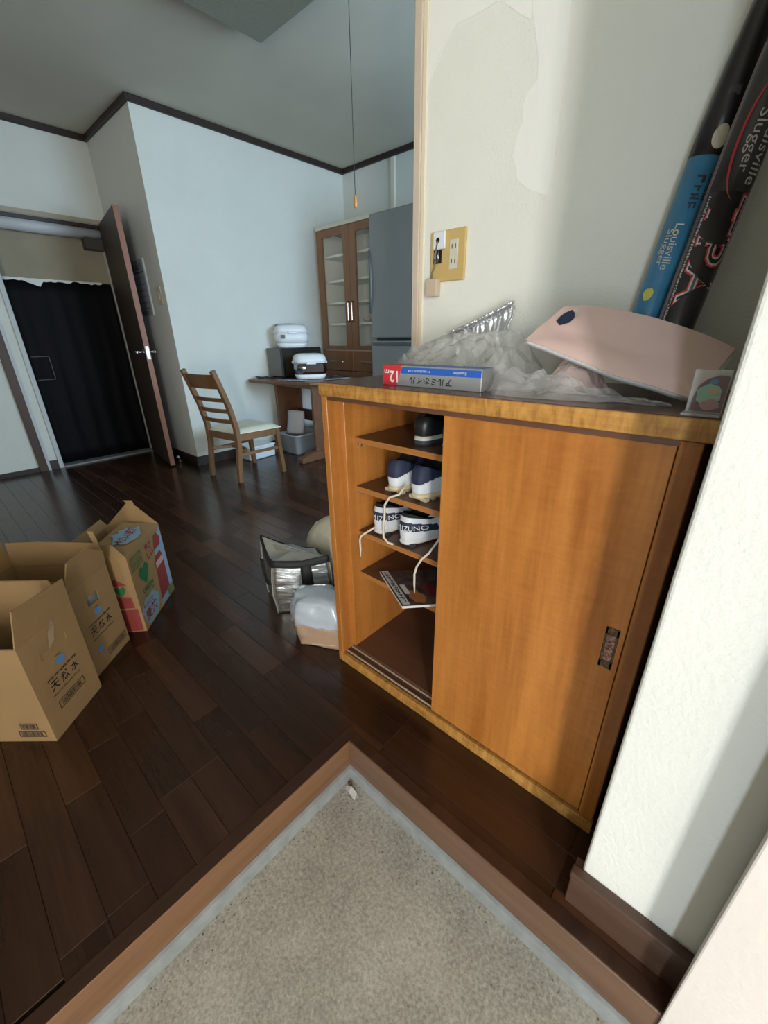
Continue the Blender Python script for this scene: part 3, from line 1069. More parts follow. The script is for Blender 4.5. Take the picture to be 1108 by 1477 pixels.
# silver pleated range guard
rg = thing('foil_range_guard', 'crinkled silver foil range guard standing against the outlet wall', 'foil sheet', (0.05, 0.53, TZ + 0.05))
M_FOIL = mat('crinkled_foil', (0.84, 0.85, 0.88, 1), 0.30, metal=0.8, bump=0.9, bump_scale=50)
gm = MB()
NU, NV = 60, 14
gr = []
for j in range(NV + 1):
    v = j / NV
    ringp = []
    for i in range(NU + 1):
        u = i / NU
        x = -0.085 + 0.17 * u + 0.035 * (1 - v) * u
        zt = 1.000 + 0.062 * u ** 1.15
        z0 = 0.897
        zz = z0 + (zt - z0) * v
        yy = 0.500 + 0.030 * v + 0.006 * math.sin(u * 9) * (1 - v)
        pl = 0.0028 * math.sin(u * 2 * math.pi * 15 + 2 * noise.noise(Vector((u * 6, 0, 4)))) * max(0.0, (v - 0.72) / 0.28)
        cr = 0.016 * (ridged((x, zz, 1.3), 24) - 0.5) * (1 - 0.6 * v) + 0.005 * ridged((x, zz, 2.3), 60)
        ringp.append(Vector((x + u ** 4 * (0.022 * noise.noise(Vector((v * 5, 2, 9))) + 0.012 * math.sin(v * 7)), yy + pl + cr, zz + pl * 0.6)))
    gr.append(ringp)
gm.loft(gr, False)
gm.build('sheet', M_FOIL, rg, solid=0.0006)
pm = MB()
ang = 0
pts = []
for k in range(150):
    u = k / 149
    x = -0.085 + 0.17 * u
    z = 1.002 + 0.062 * u ** 1.15
    kk = k * 1.35 + 1.6 * noise.noise(Vector((u * 20, 3, 1)))
    ra = 0.006 + 0.003 * noise.noise(Vector((u * 14, 7, 1)))
    pts.append((x + 0.5 * ra * math.cos(kk), 0.527 + ra * math.sin(kk), z + ra * math.cos(kk + 0.6)))
pm.tube(pts, 0.0042, 6)
pm.build('pleated_edge', M_FOIL, rg)

# pink package: a bent, thick soft folder, white lined
pk = thing('pink_package', 'flat pink paper package with a torn hole, propped on crumpled wrappers', 'package', (0.40, 0.36, TZ))
M_PINK = mat('pink_paper', (0.72, 0.52, 0.47, 1), 0.6, noise_amt=0.03, noise_scale=6, bump=0.15, bump_scale=25)
PK_BACK = [Vector(p) for p in ((0.2553, 0.412, 1.0484), (0.3061, 0.412, 1.0459), (0.3842, 0.412, 1.0298), (0.4580, 0.412, 1.0078), (0.5384, 0.412, 0.9724))]
PK_MID = [Vector(p) for p in ((0.2392, 0.352, 1.0148), (0.3035, 0.352, 0.9960), (0.3702, 0.352, 0.9790), (0.4410, 0.352, 0.9640), (0.5270, 0.352, 0.9425))]
PK_FRONT = [Vector(p) for p in ((0.2315, 0.300, 0.9886), (0.2882, 0.302, 0.9698), (0.3918, 0.304, 0.9345), (0.4685, 0.298, 0.9150), (0.5230, 0.286, 0.9040))]


def along(row, u):
    s_ = min(max(u, 0.0), 1.0) * (len(row) - 1)
    k = min(int(s_), len(row) - 2)
    t = s_ - k
    p0, p1, p2, p3 = row[max(k - 1, 0)], row[k], row[k + 1], row[min(k + 2, len(row) - 1)]
    return 0.5 * ((2 * p1) + (p2 - p0) * t + (2 * p0 - 5 * p1 + 4 * p2 - p3) * t * t + (3 * p1 - p0 - 3 * p2 + p3) * t ** 3)


def pink_pt(u, v, off=0.0):
    # v: 0 front lower edge, 0.5 crease, 1 back edge
    a, b, c = along(PK_FRONT, u), along(PK_MID, u), along(PK_BACK, u)
    p = a.lerp(b, v * 2) if v < 0.5 else b.lerp(c, v * 2 - 1)
    p = p.copy()
    p.z += 0.0025 * noise.noise(Vector((u * 5, v * 4, 2))) + 0.004 * math.sin(math.pi * min(1, v * 2)) * math.sin(math.pi * u)
    p.z -= off
    return p


NU, NV = 26, 18
sk = MB().loft([[pink_pt(i / NU, j / NV) for i in range(NU + 1)] for j in range(NV + 1)], False)
sk.build('wrapping', M_PINK, pk)
ins = MB()
r_ = [pink_pt(i / NU, 0, 0.0004) for i in range(NU + 1)]
l_ = [pink_pt(i / NU, 0, 0.0075) + Vector((0, 0.002, 0)) for i in range(NU + 1)]
b_ = [pink_pt(i / NU, 1, 0.0075) for i in range(NU + 1)]
mlow = [pink_pt(i / NU, 0.5, 0.012) for i in range(NU + 1)]
bt_ = [pink_pt(i / NU, 1, 0.0004) for i in range(NU + 1)]
ins.loft([r_, l_, mlow, b_, bt_], False)
for uu in (0, 1):
    ins.add([pink_pt(uu, 0, .0004), pink_pt(uu, 0, .0075), pink_pt(uu, .5, .012), pink_pt(uu, 1, .0075), pink_pt(uu, 1, .0004), pink_pt(uu, .5, .0004)], [(0, 1, 2, 3, 4, 5)])
ins.build('white_backing', mat('white_card', (0.74, 0.74, 0.75, 1), 0.6), pk)
hole = [(0.085, 0.62), (0.080, 0.72), (0.088, 0.82), (0.125, 0.90), (0.165, 0.84), (0.185, 0.74), (0.175, 0.64), (0.130, 0.56)]
MB().add([pink_pt(a, b) + Vector((0, 0, 0.0012)) for a, b in hole], [tuple(range(len(hole)))]).build('torn_hole', mat('navy_lining', (0.012, 0.020, 0.058, 1), 0.7), pk)
MB().add([pink_pt(0.125, 0.90) + Vector((0, 0, .0015)), pink_pt(0.165, 0.845) + Vector((0, 0, .0015)), pink_pt(0.186, 0.745) + Vector((0, 0, .0015)), pink_pt(0.200, 0.82) + Vector((0, 0, .006)), pink_pt(0.165, 0.93) + Vector((0, 0, .006))],
         [(0, 1, 4), (1, 2, 3), (1, 3, 4)]).build('torn_flap', mat('torn_paper_edge', (0.62, 0.56, 0.50, 1), 0.8), pk)

# crumpled clear film sticking out below the package
tag(crumple('clear_wrapper', F_CLEAR, None, [(0.395, 0.292), (0.43, 0.262), (0.47, 0.258), (0.492, 0.270), (0.482, 0.296), (0.44, 0.310)], TZ,
            bumps([(0.44, 0.28, 0.03, 0.02, 0.006)]), 12, 0.006, n=16, f=60),
    'small crumpled clear film strip sticking out beneath the pink package', 'plastic wrapper')

# clear acrylic stand with mint and pink blots
st = thing('acrylic_stand', 'small clear acrylic stand with mint and mauve print at the cabinet front', 'stand', (0.535, 0.212, TZ))
M_ACR = mat('clear_acrylic', (0.80, 0.84, 0.84, 1), 0.06, alpha=0.35)
MB().box(0.5125, 0.5570, 0.199, 0.226, TZ, TZ + 0.004).build('base', mat('frosted_acrylic', (0.50, 0.47, 0.46, 1), 0.25, alpha=0.8), st, bevel=0.001)
MB().box(0.516, 0.556, 0.2105, 0.2135, TZ + 0.004, TZ + 0.060).build('plate', M_ACR, st, bevel=0.0008)
SO_, SU_, SV_ = Vector((0.536, 0.2105, TZ + 0.030)), (1, 0, 0), (0, 0, 1)
random.seed(5)
flat_poly('backdrop_print', [(-0.016, -0.024), (0.019, -0.024), (0.019, 0.022), (0.008, 0.023), (-0.004, 0.018), (-0.012, 0.008), (-0.015, -0.006)], mat('mauve_print', (0.20, 0.13, 0.16, 1), 0.4), st, SO_, SU_, SV_, 0.0003)
flat_poly('mint_print', ellipse(0.000, -0.002, 0.0135, 0.014, 16, 0.18), mat('mint_print', (0.30, 0.52, 0.43, 1), 0.4), st, SO_, SU_, SV_, 0.0006)
flat_poly('pink_print', ellipse(0.004, -0.015, 0.012, 0.007, 14, 0.25), mat('dusty_pink_print', (0.42, 0.27, 0.27, 1), 0.4), st, SO_, SU_, SV_, 0.0009)
flat_poly('beige_print', ellipse(0.006, 0.003, 0.006, 0.005, 12, 0.25), mat('beige_print', (0.50, 0.42, 0.28, 1), 0.4), st, SO_, SU_, SV_, 0.0009)
flat_poly('blue_print', ellipse(0.004, 0.015, 0.005, 0.0035, 12, 0.2), mat('soft_blue_print', (0.15, 0.28, 0.48, 1), 0.4), st, SO_, SU_, SV_, 0.0009)


# baseball bats leaning in the niche corner
def make_bat(name, label, base, upto, prof, grp):
    base, upto = Vector(base), Vector(upto)
    ax = (upto - base).normalized()
    e = thing(name, label, 'baseball bat', base, 0, grp)
    view = (CAM - (base + ax * 0.3))
    fr = (view - ax * view.dot(ax)).normalized()     # side of the barrel that carries the print
    sd = fr.cross(ax)                                 # to the left when looking at the print with the knob up
    for nm, m, pr in prof:
        b = MB()
        rings = []
        for s, r in pr:
            rings.append([base + ax * s + (fr * math.cos(k * math.pi / 14) + sd * math.sin(k * math.pi / 14)) * r for k in range(28)])
        b.loft(rings, True, True)
        b.build(nm, m, e)

    def wrap_at(s0, r, ang0=0.0):
        # reading direction runs down the bat, letter tops towards the right
        def w(a, b, eps, s0=s0, r=r):
            th = ang0 - b / r
            return base + ax * (s0 - a) + (fr * math.cos(th) + sd * math.sin(th)) * (r + 0.0007 + eps)
        return w
    return e, wrap_at


M_BATBLUE = mat('blue_bat_paint', (0.045, 0.19, 0.34, 1), 0.35, noise_amt=0.12, noise_scale=30)
M_BATBLK = mat('black_bat_paint', (0.022, 0.020, 0.021, 1), 0.3, noise_amt=0.2, noise_scale=20)
M_GRIP = mat('black_bat_grip', (0.014, 0.012, 0.012, 1), 0.75, bump=0.5, bump_scale=120)
M_BATGREY = mat('charcoal_bat_paint', (0.055, 0.053, 0.056, 1), 0.32, noise_amt=0.2, noise_scale=16)
M_BATRED = mat('red_bat_print', (0.60, 0.045, 0.07, 1), 0.4)
M_BATWH = mat('white_bat_print', (0.62, 0.60, 0.57, 1), 0.45)
M_BATPK = mat('dull_pink_bat_line', (0.36, 0.19, 0.19, 1), 0.45)
M_BATCR = mat('cream_bat_print', (0.55, 0.50, 0.38, 1), 0.45)
M_BATYE = mat('yellow_bat_print', (0.55, 0.52, 0.10, 1), 0.45)

b1, wr1 = make_bat('baseball_bat', 'blue and black baseball bat leaning behind the pink package', (0.367, 0.498, TZ + 0.030), (0.441, 0.528, 1.428),
                   [('barrel', M_BATBLUE, [(0.0, 0.020), (-0.012 + 0.016, 0.0265), (0.02, 0.0285), (0.345, 0.0285)]),
                    ('taper', M_BATBLK, [(0.345, 0.0285), (0.40, 0.0275), (0.46, 0.024), (0.52, 0.019), (0.56, 0.0165)]),
                    ('grip', M_GRIP, [(0.56, 0.0172), (0.62, 0.0158), (0.79, 0.0150)]),
                    ('knob', M_BATBLK, [(0.79, 0.0150), (0.80, 0.021), (0.812, 0.0235), (0.822, 0.019)])], 'bats leaning in the niche')
b2, wr2 = make_bat('baseball_bat', 'charcoal and black baseball bat with red outlined letters in the niche corner', (0.4290, 0.449, TZ + 0.031), (0.4840, 0.4740, 1.340),
                   [('barrel', M_BATBLK, [(0.0, 0.021), (0.004, 0.0275), (0.02, 0.0295), (0.275, 0.0295)]),
                    ('taper', M_BATGREY, [(0.275, 0.0295), (0.36, 0.0290), (0.44, 0.0265), (0.51, 0.020), (0.56, 0.0168)]),
                    ('grip', M_GRIP, [(0.56, 0.0175), (0.62, 0.016), (0.79, 0.0152)]),
                    ('knob', M_BATBLK, [(0.79, 0.0152), (0.80, 0.0215), (0.812, 0.024), (0.822, 0.0195)])], 'bats leaning in the niche')
Z3 = (0, 0, 0)
U3, V3 = (1, 0, 0), (0, 1, 0)
lettering('bat_lettering', 'Louisville', M_BATCR, b1, Z3, U3, V3, 0.070, 0.012, wrap=wr1(0.215, 0.0285, 0.10))
lettering('bat_lettering', 'Slugger', M_BATCR, b1, Z3, U3, V3, 0.056, 0.013, wrap=wr1(0.214, 0.0285, 0.52))
strokes('bat_small_print', M_INK, b1, Z3, U3, V3, 0.050, 0.013, wrap=wr1(0.293, 0.0285, -0.10), seed=5)
strokes('bat_small_print', M_INK, b1, Z3, U3, V3, 0.040, 0.006, wrap=wr1(0.300, 0.0285, -0.55), seed=6)
flat_poly('bat_badge', ellipse(0, 0, 0.016, 0.011), M_BATCR, b1, Z3, U3, V3, wrap=wr1(0.368, 0.0285, -0.25))
flat_poly('bat_emblem', ellipse(0, 0, 0.011, 0.008, 12, 0.2), M_BATYE, b1, Z3, U3, V3, wrap=wr1(0.140, 0.0285, 0.45))
flat_poly('bat_label', rect(-0.006, 0.006, -0.008, 0.008), M_BATGREY, b1, Z3, U3, V3, wrap=wr1(0.425, 0.026, -0.1))
# second bat: long pink pinstripes, red / white outlined letters, maker's script with a red swoosh
for aa in (0.98, 1.12):
    m = MB()
    w_ = wr2(0.0, 0.0298, aa)
    stp = []
    for k in range(40):
        s = -0.03 - 0.42 * k / 39
        rr = 0.0 if -s < 0.36 else -(-s - 0.36) * 0.03
        stp.append((w_(s, -0.0006, rr), w_(s, 0.0006, rr)))
    m.loft([[p for p in pr] for pr in stp], False)
    m.build('pinstripe', M_BATPK, b2)
for dth, off, mt_, ep in ((0.0, 0.050, M_BATRED, 0.0004), (0.0, 0.018, M_BATWH, 0.0007), (0.0, -0.014, M_BATBLK, 0.0010)):
    lettering('bat_letters', 'TPA', mt_, b2, Z3, U3, V3, 0.150, 0.046, eps=ep, offset=off, wrap=wr2(0.195, 0.0295, -0.30))
lettering('bat_lettering', 'Slugger', M_BATWH, b2, Z3, U3, V3, 0.074, 0.017, wrap=wr2(0.335, 0.0291, -0.20))
lettering('bat_lettering', 'Louisville', M_BATWH, b2, Z3, U3, V3, 0.092, 0.016, wrap=wr2(0.330, 0.0291, -0.86))
sw = MB()
w_ = wr2(0.338, 0.0291, 0.0)
arc = [(0.075 * math.cos(t), 0.012 + -0.026 * math.sin(t)) for t in [math.pi * (0.02 + 0.96 * k / 24) for k in range(25)]]
sw.loft([[w_(a, b + 0.0035 * math.sin(math.pi * k / 24), 0.0003), w_(a, b, 0.0003)] for k, (a, b) in enumerate(arc)], False)
sw.build('red_swoosh', M_BATRED, b2)
strokes('bat_small_print', M_BATWH, b2, Z3, U3, V3, 0.19, 0.0042, wrap=wr2(0.175, 0.0296, 0.72), seed=4)

# outlet plate with the open modular cover, receptacle and the hanging plug
op = thing('outlet_plate', 'yellowed double outlet plate on the wall above the cabinet', 'outlet', (-0.133, 0.57, 1.131))
M_YEL = mat('yellowed_plate', (0.62, 0.44, 0.17, 1), 0.4, noise_amt=0.05, noise_scale=12)
M_IVORY = mat('ivory_plastic', (0.66, 0.64, 0.52, 1), 0.4)
MB().box(-0.189, -0.077, 0.562, 0.570, 1.132, 1.251).build('plate', M_YEL, op, bevel=0.004, seg=3)
rc = MB().box(-0.1245, -0.0985, 0.5605, 0.5625, 1.159, 1.227).build('receptacle', M_IVORY, op, bevel=0.001)
for zz in (1.177, 1.211):
    for xx in (-0.1170, -0.1065):
        MB().box(xx - 0.0012, xx + 0.0012, 0.5602, 0.5612, zz - 0.005, zz + 0.005).build('slot', M_BLACK, rc)
MB().box(-0.176, -0.150, 0.5612, 0.5622, 1.176, 1.212).build('socket_opening', M_BLACK, op)
wires = [[(-0.170, 0.560, 1.205), (-0.172, 0.556, 1.192), (-0.165, 0.560, 1.180)], [(-0.160, 0.560, 1.207), (-0.156, 0.555, 1.19), (-0.161, 0.56, 1.178)], [(-0.166, 0.560, 1.178), (-0.160, 0.557, 1.195), (-0.168, 0.559, 1.210)]]
wm = MB()
for wp in wires:
    wm.tube(wp, 0.0015, 6)
wm.build('wires', M_CHROME, op)
cv = MB().box(-0.175, -0.137, 0.5545, 0.5625, 1.208, 1.249).build('modular_cover', M_WHITE, op, bevel=0.002)
MB().cyl((-0.159, 0.5549, 1.229), (-0.159, 0.5540, 1.229), 0.006).build('cable_hole', M_BLACK, cv)
pl = thing('plug', 'beige plug hanging by its short cord below the outlet plate', 'plug', (-0.173, 0.556, 1.097))
MB().box(-0.194, -0.154, 0.548, 0.5685, 1.097, 1.141).build('body', mat('beige_plug_plastic', (0.64, 0.50, 0.38, 1), 0.45), pl, bevel=0.003, seg=2)
MB().tube([(-0.178, 0.556, 1.140), (-0.175, 0.555, 1.155), (-0.168, 0.556, 1.170), (-0.164, 0.553, 1.20), (-0.159, 0.5535, 1.228)], 0.0022, 8).build('cord', mat('grey_cord', (0.20, 0.17, 0.14, 1), 0.6), pl)

# ------------------------------------------------------------------ door, poster, switch and doorway fittings
dh = Vector((-3.668, 0.872, 0.0))
de = Vector((-2.982, 0.765, 0.0))
dd = (de - dh).normalized()
dnm = Vector((-dd.y, dd.x, 0))            # towards the return wall
door = thing('door_1', 'tall dark brown hinged door standing open against the return wall', 'door', dh)
del door['label'], door['category']
struct(door)
Md = Matrix((dd, dnm, Vector((0, 0, 1)))).transposed().to_4x4()
Md.translation = dh
LD = (de - dh).length
MB().box(0.0, LD - 0.002, 0.0, 0.034, 0.012, 1.826, Md).build('door_leaf', M_DOORW, door)
MB().box(LD - 0.002, LD, -0.0005, 0.0345, 0.012, 1.827, Md).build('door_edge', M_DEDGE, door)
MB().box(0.0, LD, -0.0005, 0.0345, 1.826, 1.8275, Md).build('door_top', M_DEDGE, door)
lk = MB().box(LD, LD + 0.0012, 0.006, 0.028, 0.855, 0.945, Md).build('latch_plate', M_CHROME, door)
for s in (-1, 1):
    y0 = 0.0 if s < 0 else 0.034
    h = MB()
    h.cyl(Md @ Vector((LD - 0.055, y0, 0.905)), Md @ Vector((LD - 0.055, y0 + s * 0.045, 0.905)), 0.009)
    h.cyl(Md @ Vector((LD - 0.055, y0, 0.905)), Md @ Vector((LD - 0.055, y0 + s * 0.006, 0.905)), 0.024)
    h.tube([Md @ Vector((LD - 0.050, y0 + s * 0.042, 0.905)), Md @ Vector((LD - 0.09, y0 + s * 0.046, 0.905)), Md @ Vector((LD - 0.165, y0 + s * 0.044, 0.903))], 0.0085, 8)
    h.build('door_handle', M_CHROME, door)
ds = thing('door_stop', 'small chrome door stop on the floor beside the return wall', 'door stop', (-3.105, 0.895, 0))
MB().cyl((-3.105, 0.895, 0.0), (-3.105, 0.895, 0.006), 0.020).build('base', M_CHROME, ds)
MB().tube([(-3.105, 0.895, 0.004), (-3.105, 0.893, 0.03), (-3.10, 0.885, 0.045)], 0.008, 8).build('hook', M_CHROME, ds)
MB().cyl((-3.10, 0.886, 0.040), (-3.10, 0.874, 0.048), 0.011).build('rubber_tip', M_WHITE, ds)

po = thing('calendar', 'blue-grey printed calendar hanging on the return wall beside the door', 'calendar', (-3.235, YR, 1.165))
MB().box(-3.368, -3.102, YR - 0.006, YR - 0.0005, 1.165, 1.548).build('sheet', mat('calendar_paper', (0.36, 0.40, 0.45, 1), 0.7), po)
MB().box(-3.120, -3.100, YR - 0.012, YR - 0.001, 1.165, 1.548).build('curled_edge', mat('calendar_white', (0.62, 0.64, 0.66, 1), 0.7), po)
M_PRN = mat('calendar_print', (0.10, 0.115, 0.14, 1), 0.7)
PO, PU, PV = Vector((-3.235, YR - 0.006, 1.165)), (1, 0, 0), (0, 0, 1)
flat_poly('heading', rect(-0.105, 0.095, 0.295, 0.305), M_PRN, po, PO, PU, PV)
strokes('heading_text', M_PRN, po, PO + Vector((-0.01, 0, 0.338)), PU, PV, 0.18, 0.045, seed=7)
random.seed(3)
for r in range(5):
    strokes('print_row', M_PRN, po, PO + Vector((-0.01, 0, 0.262 - r * 0.042)), PU, PV, 0.19, 0.016, seed=10 + r)
flat_poly('footer', rect(-0.105, 0.095, 0.050, 0.056), M_PRN, po, PO, PU, PV)
strokes('footer_text', M_PRN, po, PO + Vector((-0.01, 0, 0.025)), PU, PV, 0.13, 0.026, seed=8)

sw_ = thing('light_switch', 'beige light switch plate on the return wall corner', 'switch', (-2.94, YR, 1.23))
MB().box(-2.982, -2.902, YR - 0.007, YR - 0.0005, 1.230, 1.350).build('plate', mat('beige_switch', (0.55, 0.50, 0.36, 1), 0.45), sw_, bevel=0.003, seg=2)
MB().box(-2.955, -2.930, YR - 0.010, YR - 0.006, 1.268, 1.312).build('rocker', M_IVORY, sw_, bevel=0.001)

rb = thing('rolled_blind', 'white rolled blind tube under the doorway lintel', 'blind', (XD - 0.05, 0.2, 1.74))
MB().cyl((XD - 0.050, 0.172, 1.772), (XD - 0.050, 0.884, 1.772), 0.042, n=24).build('roll', mat('blind_white', (0.52, 0.56, 0.60, 1), 0.45), rb)
MB().box(XD - 0.095, XD - 0.005, 0.172, 0.897, 1.806, 1.829).build('rail', M_DTRIM, rb)
MB().box(XD - 0.095, XD - 0.008, 0.760, 0.895, 1.66, 1.742).build('bracket', mat('dark_bracket', (0.06, 0.058, 0.05, 1), 0.6), rb, bevel=0.004)

bs = thing('unlit_room_sheet', 'black sheet in the far doorway standing in for the unlit room behind, with a torn white top edge', 'plastic sheet', (XD - 0.09, 0.53, 0.012))
M_BSH = mat('unlit_room_black', (0.0035, 0.0037, 0.0045, 1), 0.62, spec=0.12, bump=0.3, bump_scale=8)  # black colour stands in for the darkness of the unlit room
rows = []
for j in range(15):
    z = 0.014 + (1.425 - 0.014) * j / 14
    rows.append([Vector((XD - 0.085 + 0.006 * math.sin(i * 0.9 + 0.4 * math.sin(j * 0.5)) * (0.3 + 0.7 * (1 - j / 14)) + 0.006 * noise.noise(Vector((i * 0.4, j * 0.4, 1))), 0.172 + 0.718 * i / 36, z)) for i in range(37)])
MB().loft(rows, False).build('sheet', M_BSH, bs, solid=0.0006)
random.seed(9)
te = MB()
k = 0.172
upper, lower = [], []
while k < 0.83:
    upper.append(Vector((XD - 0.070, k, 1.432 - 0.004 * random.random())))
    d = 0.010 + 0.010 * random.random()
    if 0.30 < k < 0.42:
        d = 0.018 + (k - 0.30) * 0.35
    if 0.62 < k < 0.66:
        d = 0.002
    lower.append(Vector((XD - 0.070, k, 1.428 - d)))
    k += 0.025
te.loft([lower, upper], False, False, False)
te.build('torn_white_edge', mat('torn_white_paper', (0.70, 0.70, 0.70, 1), 0.8), bs, solid=0.001)
fr_ = MB()
for a in ((0.192, 0.312, 0.876, 0.880), (0.192, 0.312, 0.702, 0.706), (0.308, 0.312, 0.702, 0.880)):
    fr_.box(XD - 0.062, XD - 0.058, *a)
fr_.build('pale_outline', mat('dull_bronze_line', (0.10, 0.095, 0.08, 1), 0.6), bs)

# ------------------------------------------------------------------ ceiling light with its pull cord
lt = thing('ceiling_light', 'square ceiling light with a textured frosted cover', 'ceiling light', (-1.35, 0.82, CH))
MB().box(-1.62, -1.08, 0.55, 1.09, 2.355, CH).build('body', mat('lamp_body_grey', (0.30, 0.31, 0.27, 1), 0.6), lt)
M_FROST = mat('frosted_cover', (0.19, 0.195, 0.15, 1), 0.45, bump=1.0, bump_scale=70)
MB().box(-1.683, -1.017, 0.487, 1.152, 2.315, 2.356).build('cover', M_FROST, lt, bevel=0.006, seg=2)
cd_ = thing('pull_cord', 'thin pull cord with an orange wooden bob hanging from the ceiling', 'pull cord', (-1.22, 1.305, 1.60))
MB().cyl((-1.22, 1.305, 1.655), (-1.22, 1.305, CH), 0.0016, n=6).build('cord', mat('dark_cord', (0.035, 0.032, 0.03, 1), 0.7), cd_)
MB().lathe([(0.002, 0.056), (0.006, 0.052), (0.0095, 0.020), (0.0085, 0.004), (0.003, 0.0)], (-1.22, 1.305, 1.60), 14).build('bob', mat('orange_bob', (0.62, 0.24, 0.05, 1), 0.4), cd_)

# ------------------------------------------------------------------ crockery cupboard and fridge
cu = thing('crockery_cupboard', 'tall brown cupboard with glazed doors and drawers beside the fridge', 'cupboard', (-2.80, 2.36, 0))
cx0, cx1, cy0, cy1 = -2.806, -1.966, 2.36, 2.735
M_CIN = mat('cupboard_cream_inside', (0.84, 0.83, 0.72, 1), 0.6)
MB().box(cx0, cx0 + 0.018, cy0 + 0.02, cy1, 0, 1.86).build('side_panel', M_CUP, cu)
MB().box(cx1 - 0.018, cx1, cy0 + 0.02, cy1, 0, 1.86).build('side_panel', M_CUP, cu)
MB().box(cx0, cx1, cy1 - 0.012, cy1, 0, 1.86).build('back_panel', M_CIN, cu)
MB().box(cx0 - 0.004, cx1 + 0.004, cy0 - 0.006, cy1, 1.862, 1.890).build('cornice', mat('cornice_cream', (0.66, 0.62, 0.50, 1), 0.55), cu, bevel=0.002)
MB().box(cx0 + 0.018, cx1 - 0.018, cy0 + 0.02, cy1 - 0.012, 0.86, 0.878).build('middle_board', M_CIN, cu)
for zz in (1.10, 1.28, 1.46, 1.66):
    MB().box(cx0 + 0.019, cx1 - 0.019, cy0 + 0.05, cy1 - 0.013, zz - 0.009, zz + 0.009).build('shelf', M_CIN, cu)
MB().box(cx0 + 0.019, cx0 + 0.022, cy0 + 0.03, cy1 - 0.013, 0.88, 1.85).build('side_lining', M_CIN, cu)
cm = (cx0 + cx1) / 2 + 0.005
M_GLASS = mat('cupboard_glass', (0.85, 0.90, 0.88, 1), 0.03, alpha=0.07)
for a, b, hs in ((cx0 + 0.002, cm - 0.002, 1), (cm + 0.002, cx1 - 0.002, -1)):
    d = MB()
    st_, zb, zt = 0.076, 0.876, 1.858
    d.box(a, a + st_, cy0, cy0 + 0.019, zb, zt).box(b - st_, b, cy0, cy0 + 0.019, zb, zt)
    d.box(a + st_, b - st_, cy0, cy0 + 0.019, zb, zb + 0.036).box(a + st_, b - st_, cy0, cy0 + 0.019, zt - 0.058, zt)
    dj = d.build('glazed_door', M_CUP, cu)
    MB().box(a + st_, b - st_, cy0 + 0.008, cy0 + 0.011, zb + 0.036, zt - 0.058).build('pane', M_GLASS, dj)
    hx = (b - 0.022) if hs > 0 else (a + 0.022)
    hh = MB()
    hh.box(hx - 0.006, hx + 0.006, cy0 - 0.022, cy0 - 0.012, 1.115, 1.280)
    hh.build('handle', M_CHROME, dj, bevel=0.002)
    for zz in (1.112, 1.270):
        MB().box(hx - 0.007, hx + 0.007, cy0 - 0.022, cy0, zz, zz + 0.014).build('handle_mount', M_TABLE, dj)
    for k, (z0, z1) in enumerate(((0.690, 0.868), (0.50, 0.684), (0.05, 0.494))):
        dwr = MB().box(a, b, cy0, cy0 + 0.019, z0, z1).build('drawer_front', M_CUP, cu, bevel=0.002)
        zc = z1 - 0.095
        MB().box((a + b) / 2 - 0.09, (a + b) / 2 + 0.09, cy0 - 0.020, cy0 - 0.012, zc - 0.006, zc + 0.006).build('handle', M_CHROME, dwr, bevel=0.002)
        MB().box((a + b) / 2 - 0.08, (a + b) / 2 - 0.07, cy0 - 0.014, cy0, zc - 0.004, zc + 0.004).build('handle_mount', M_CHROME, dwr)
        MB().box((a + b) / 2 + 0.07, (a + b) / 2 + 0.08, cy0 - 0.014, cy0, zc - 0.004, zc + 0.004).build('handle_mount', M_CHROME, dwr)
MB().box(cx0 + 0.01, cx1 - 0.01, cy0 + 0.03, cy1, 0, 0.05).build('plinth', M_DTRIM, cu)
for zz, x0 in ((1.11, -2.30), (0.885, -2.25)):
    c = thing('glass_dish', 'small stacked glass dish on the cupboard shelf at height %s' % ('of the handles' if zz > 1 else 'of the drawers'), 'dish', (x0, 2.50, zz))
    MB().lathe([(0.03, 0.0), (0.05, 0.02), (0.055, 0.035), (0.052, 0.035), (0.046, 0.02), (0.028, 0.006)], (x0, 2.50, zz), 18).build('dish_bowl', mat('pale_pink_glass', (0.58, 0.42, 0.40, 1), 0.2), c)

fg = thing('fridge', 'tall grey fridge with two doors standing beside the brown cupboard', 'fridge', (-1.65, 2.2, 0))
M_FR = mat('fridge_grey', (0.24, 0.25, 0.245, 1), 0.38, noise_amt=0.03, noise_scale=3)
M_FRD = mat('fridge_dark_gap', (0.05, 0.055, 0.06, 1), 0.5)
gx0, gx1, gy0 = -1.955, -1.355, 2.165
MB().box(gx0 + 0.004, gx1 - 0.004, gy0 + 0.065, 2.73, 0.03, 1.825).build('body', M_FRD, fg)
for z0, z1 in ((0.978, 1.828), (0.06, 0.958)):
    dd_ = MB().box(gx0, gx1, gy0, gy0 + 0.06, z0, z1).build('door_panel', M_FR, fg, bevel=0.012, seg=3)
    if z0 > 0.9:
        MB().tube([(gx0 + 0.004, gy0 - 0.006, 1.16), (gx0 + 0.020, gy0 - 0.012, 1.28), (gx0 + 0.026, gy0 - 0.014, 1.38), (gx0 + 0.020, gy0 - 0.012, 1.48), (gx0 + 0.004, gy0 - 0.006, 1.60)],
                  [0.006, 0.011, 0.013, 0.011, 0.006], 10).build('handle', mat('fridge_handle', (0.10, 0.115, 0.13, 1), 0.4), dd_)
    else:
        MB().box(gx0 + 0.02, gx1 - 0.02, gy0 - 0.008, gy0 + 0.004, z1 - 0.035, z1 - 0.012).build('handle', mat('fridge_handle', (0.10, 0.115, 0.13, 1), 0.4), dd_, bevel=0.004)
MB().box(gx0 + 0.02, gx1 - 0.02, gy0 + 0.03, 2.70, 0.0, 0.03).build('base', M_FRD, fg)

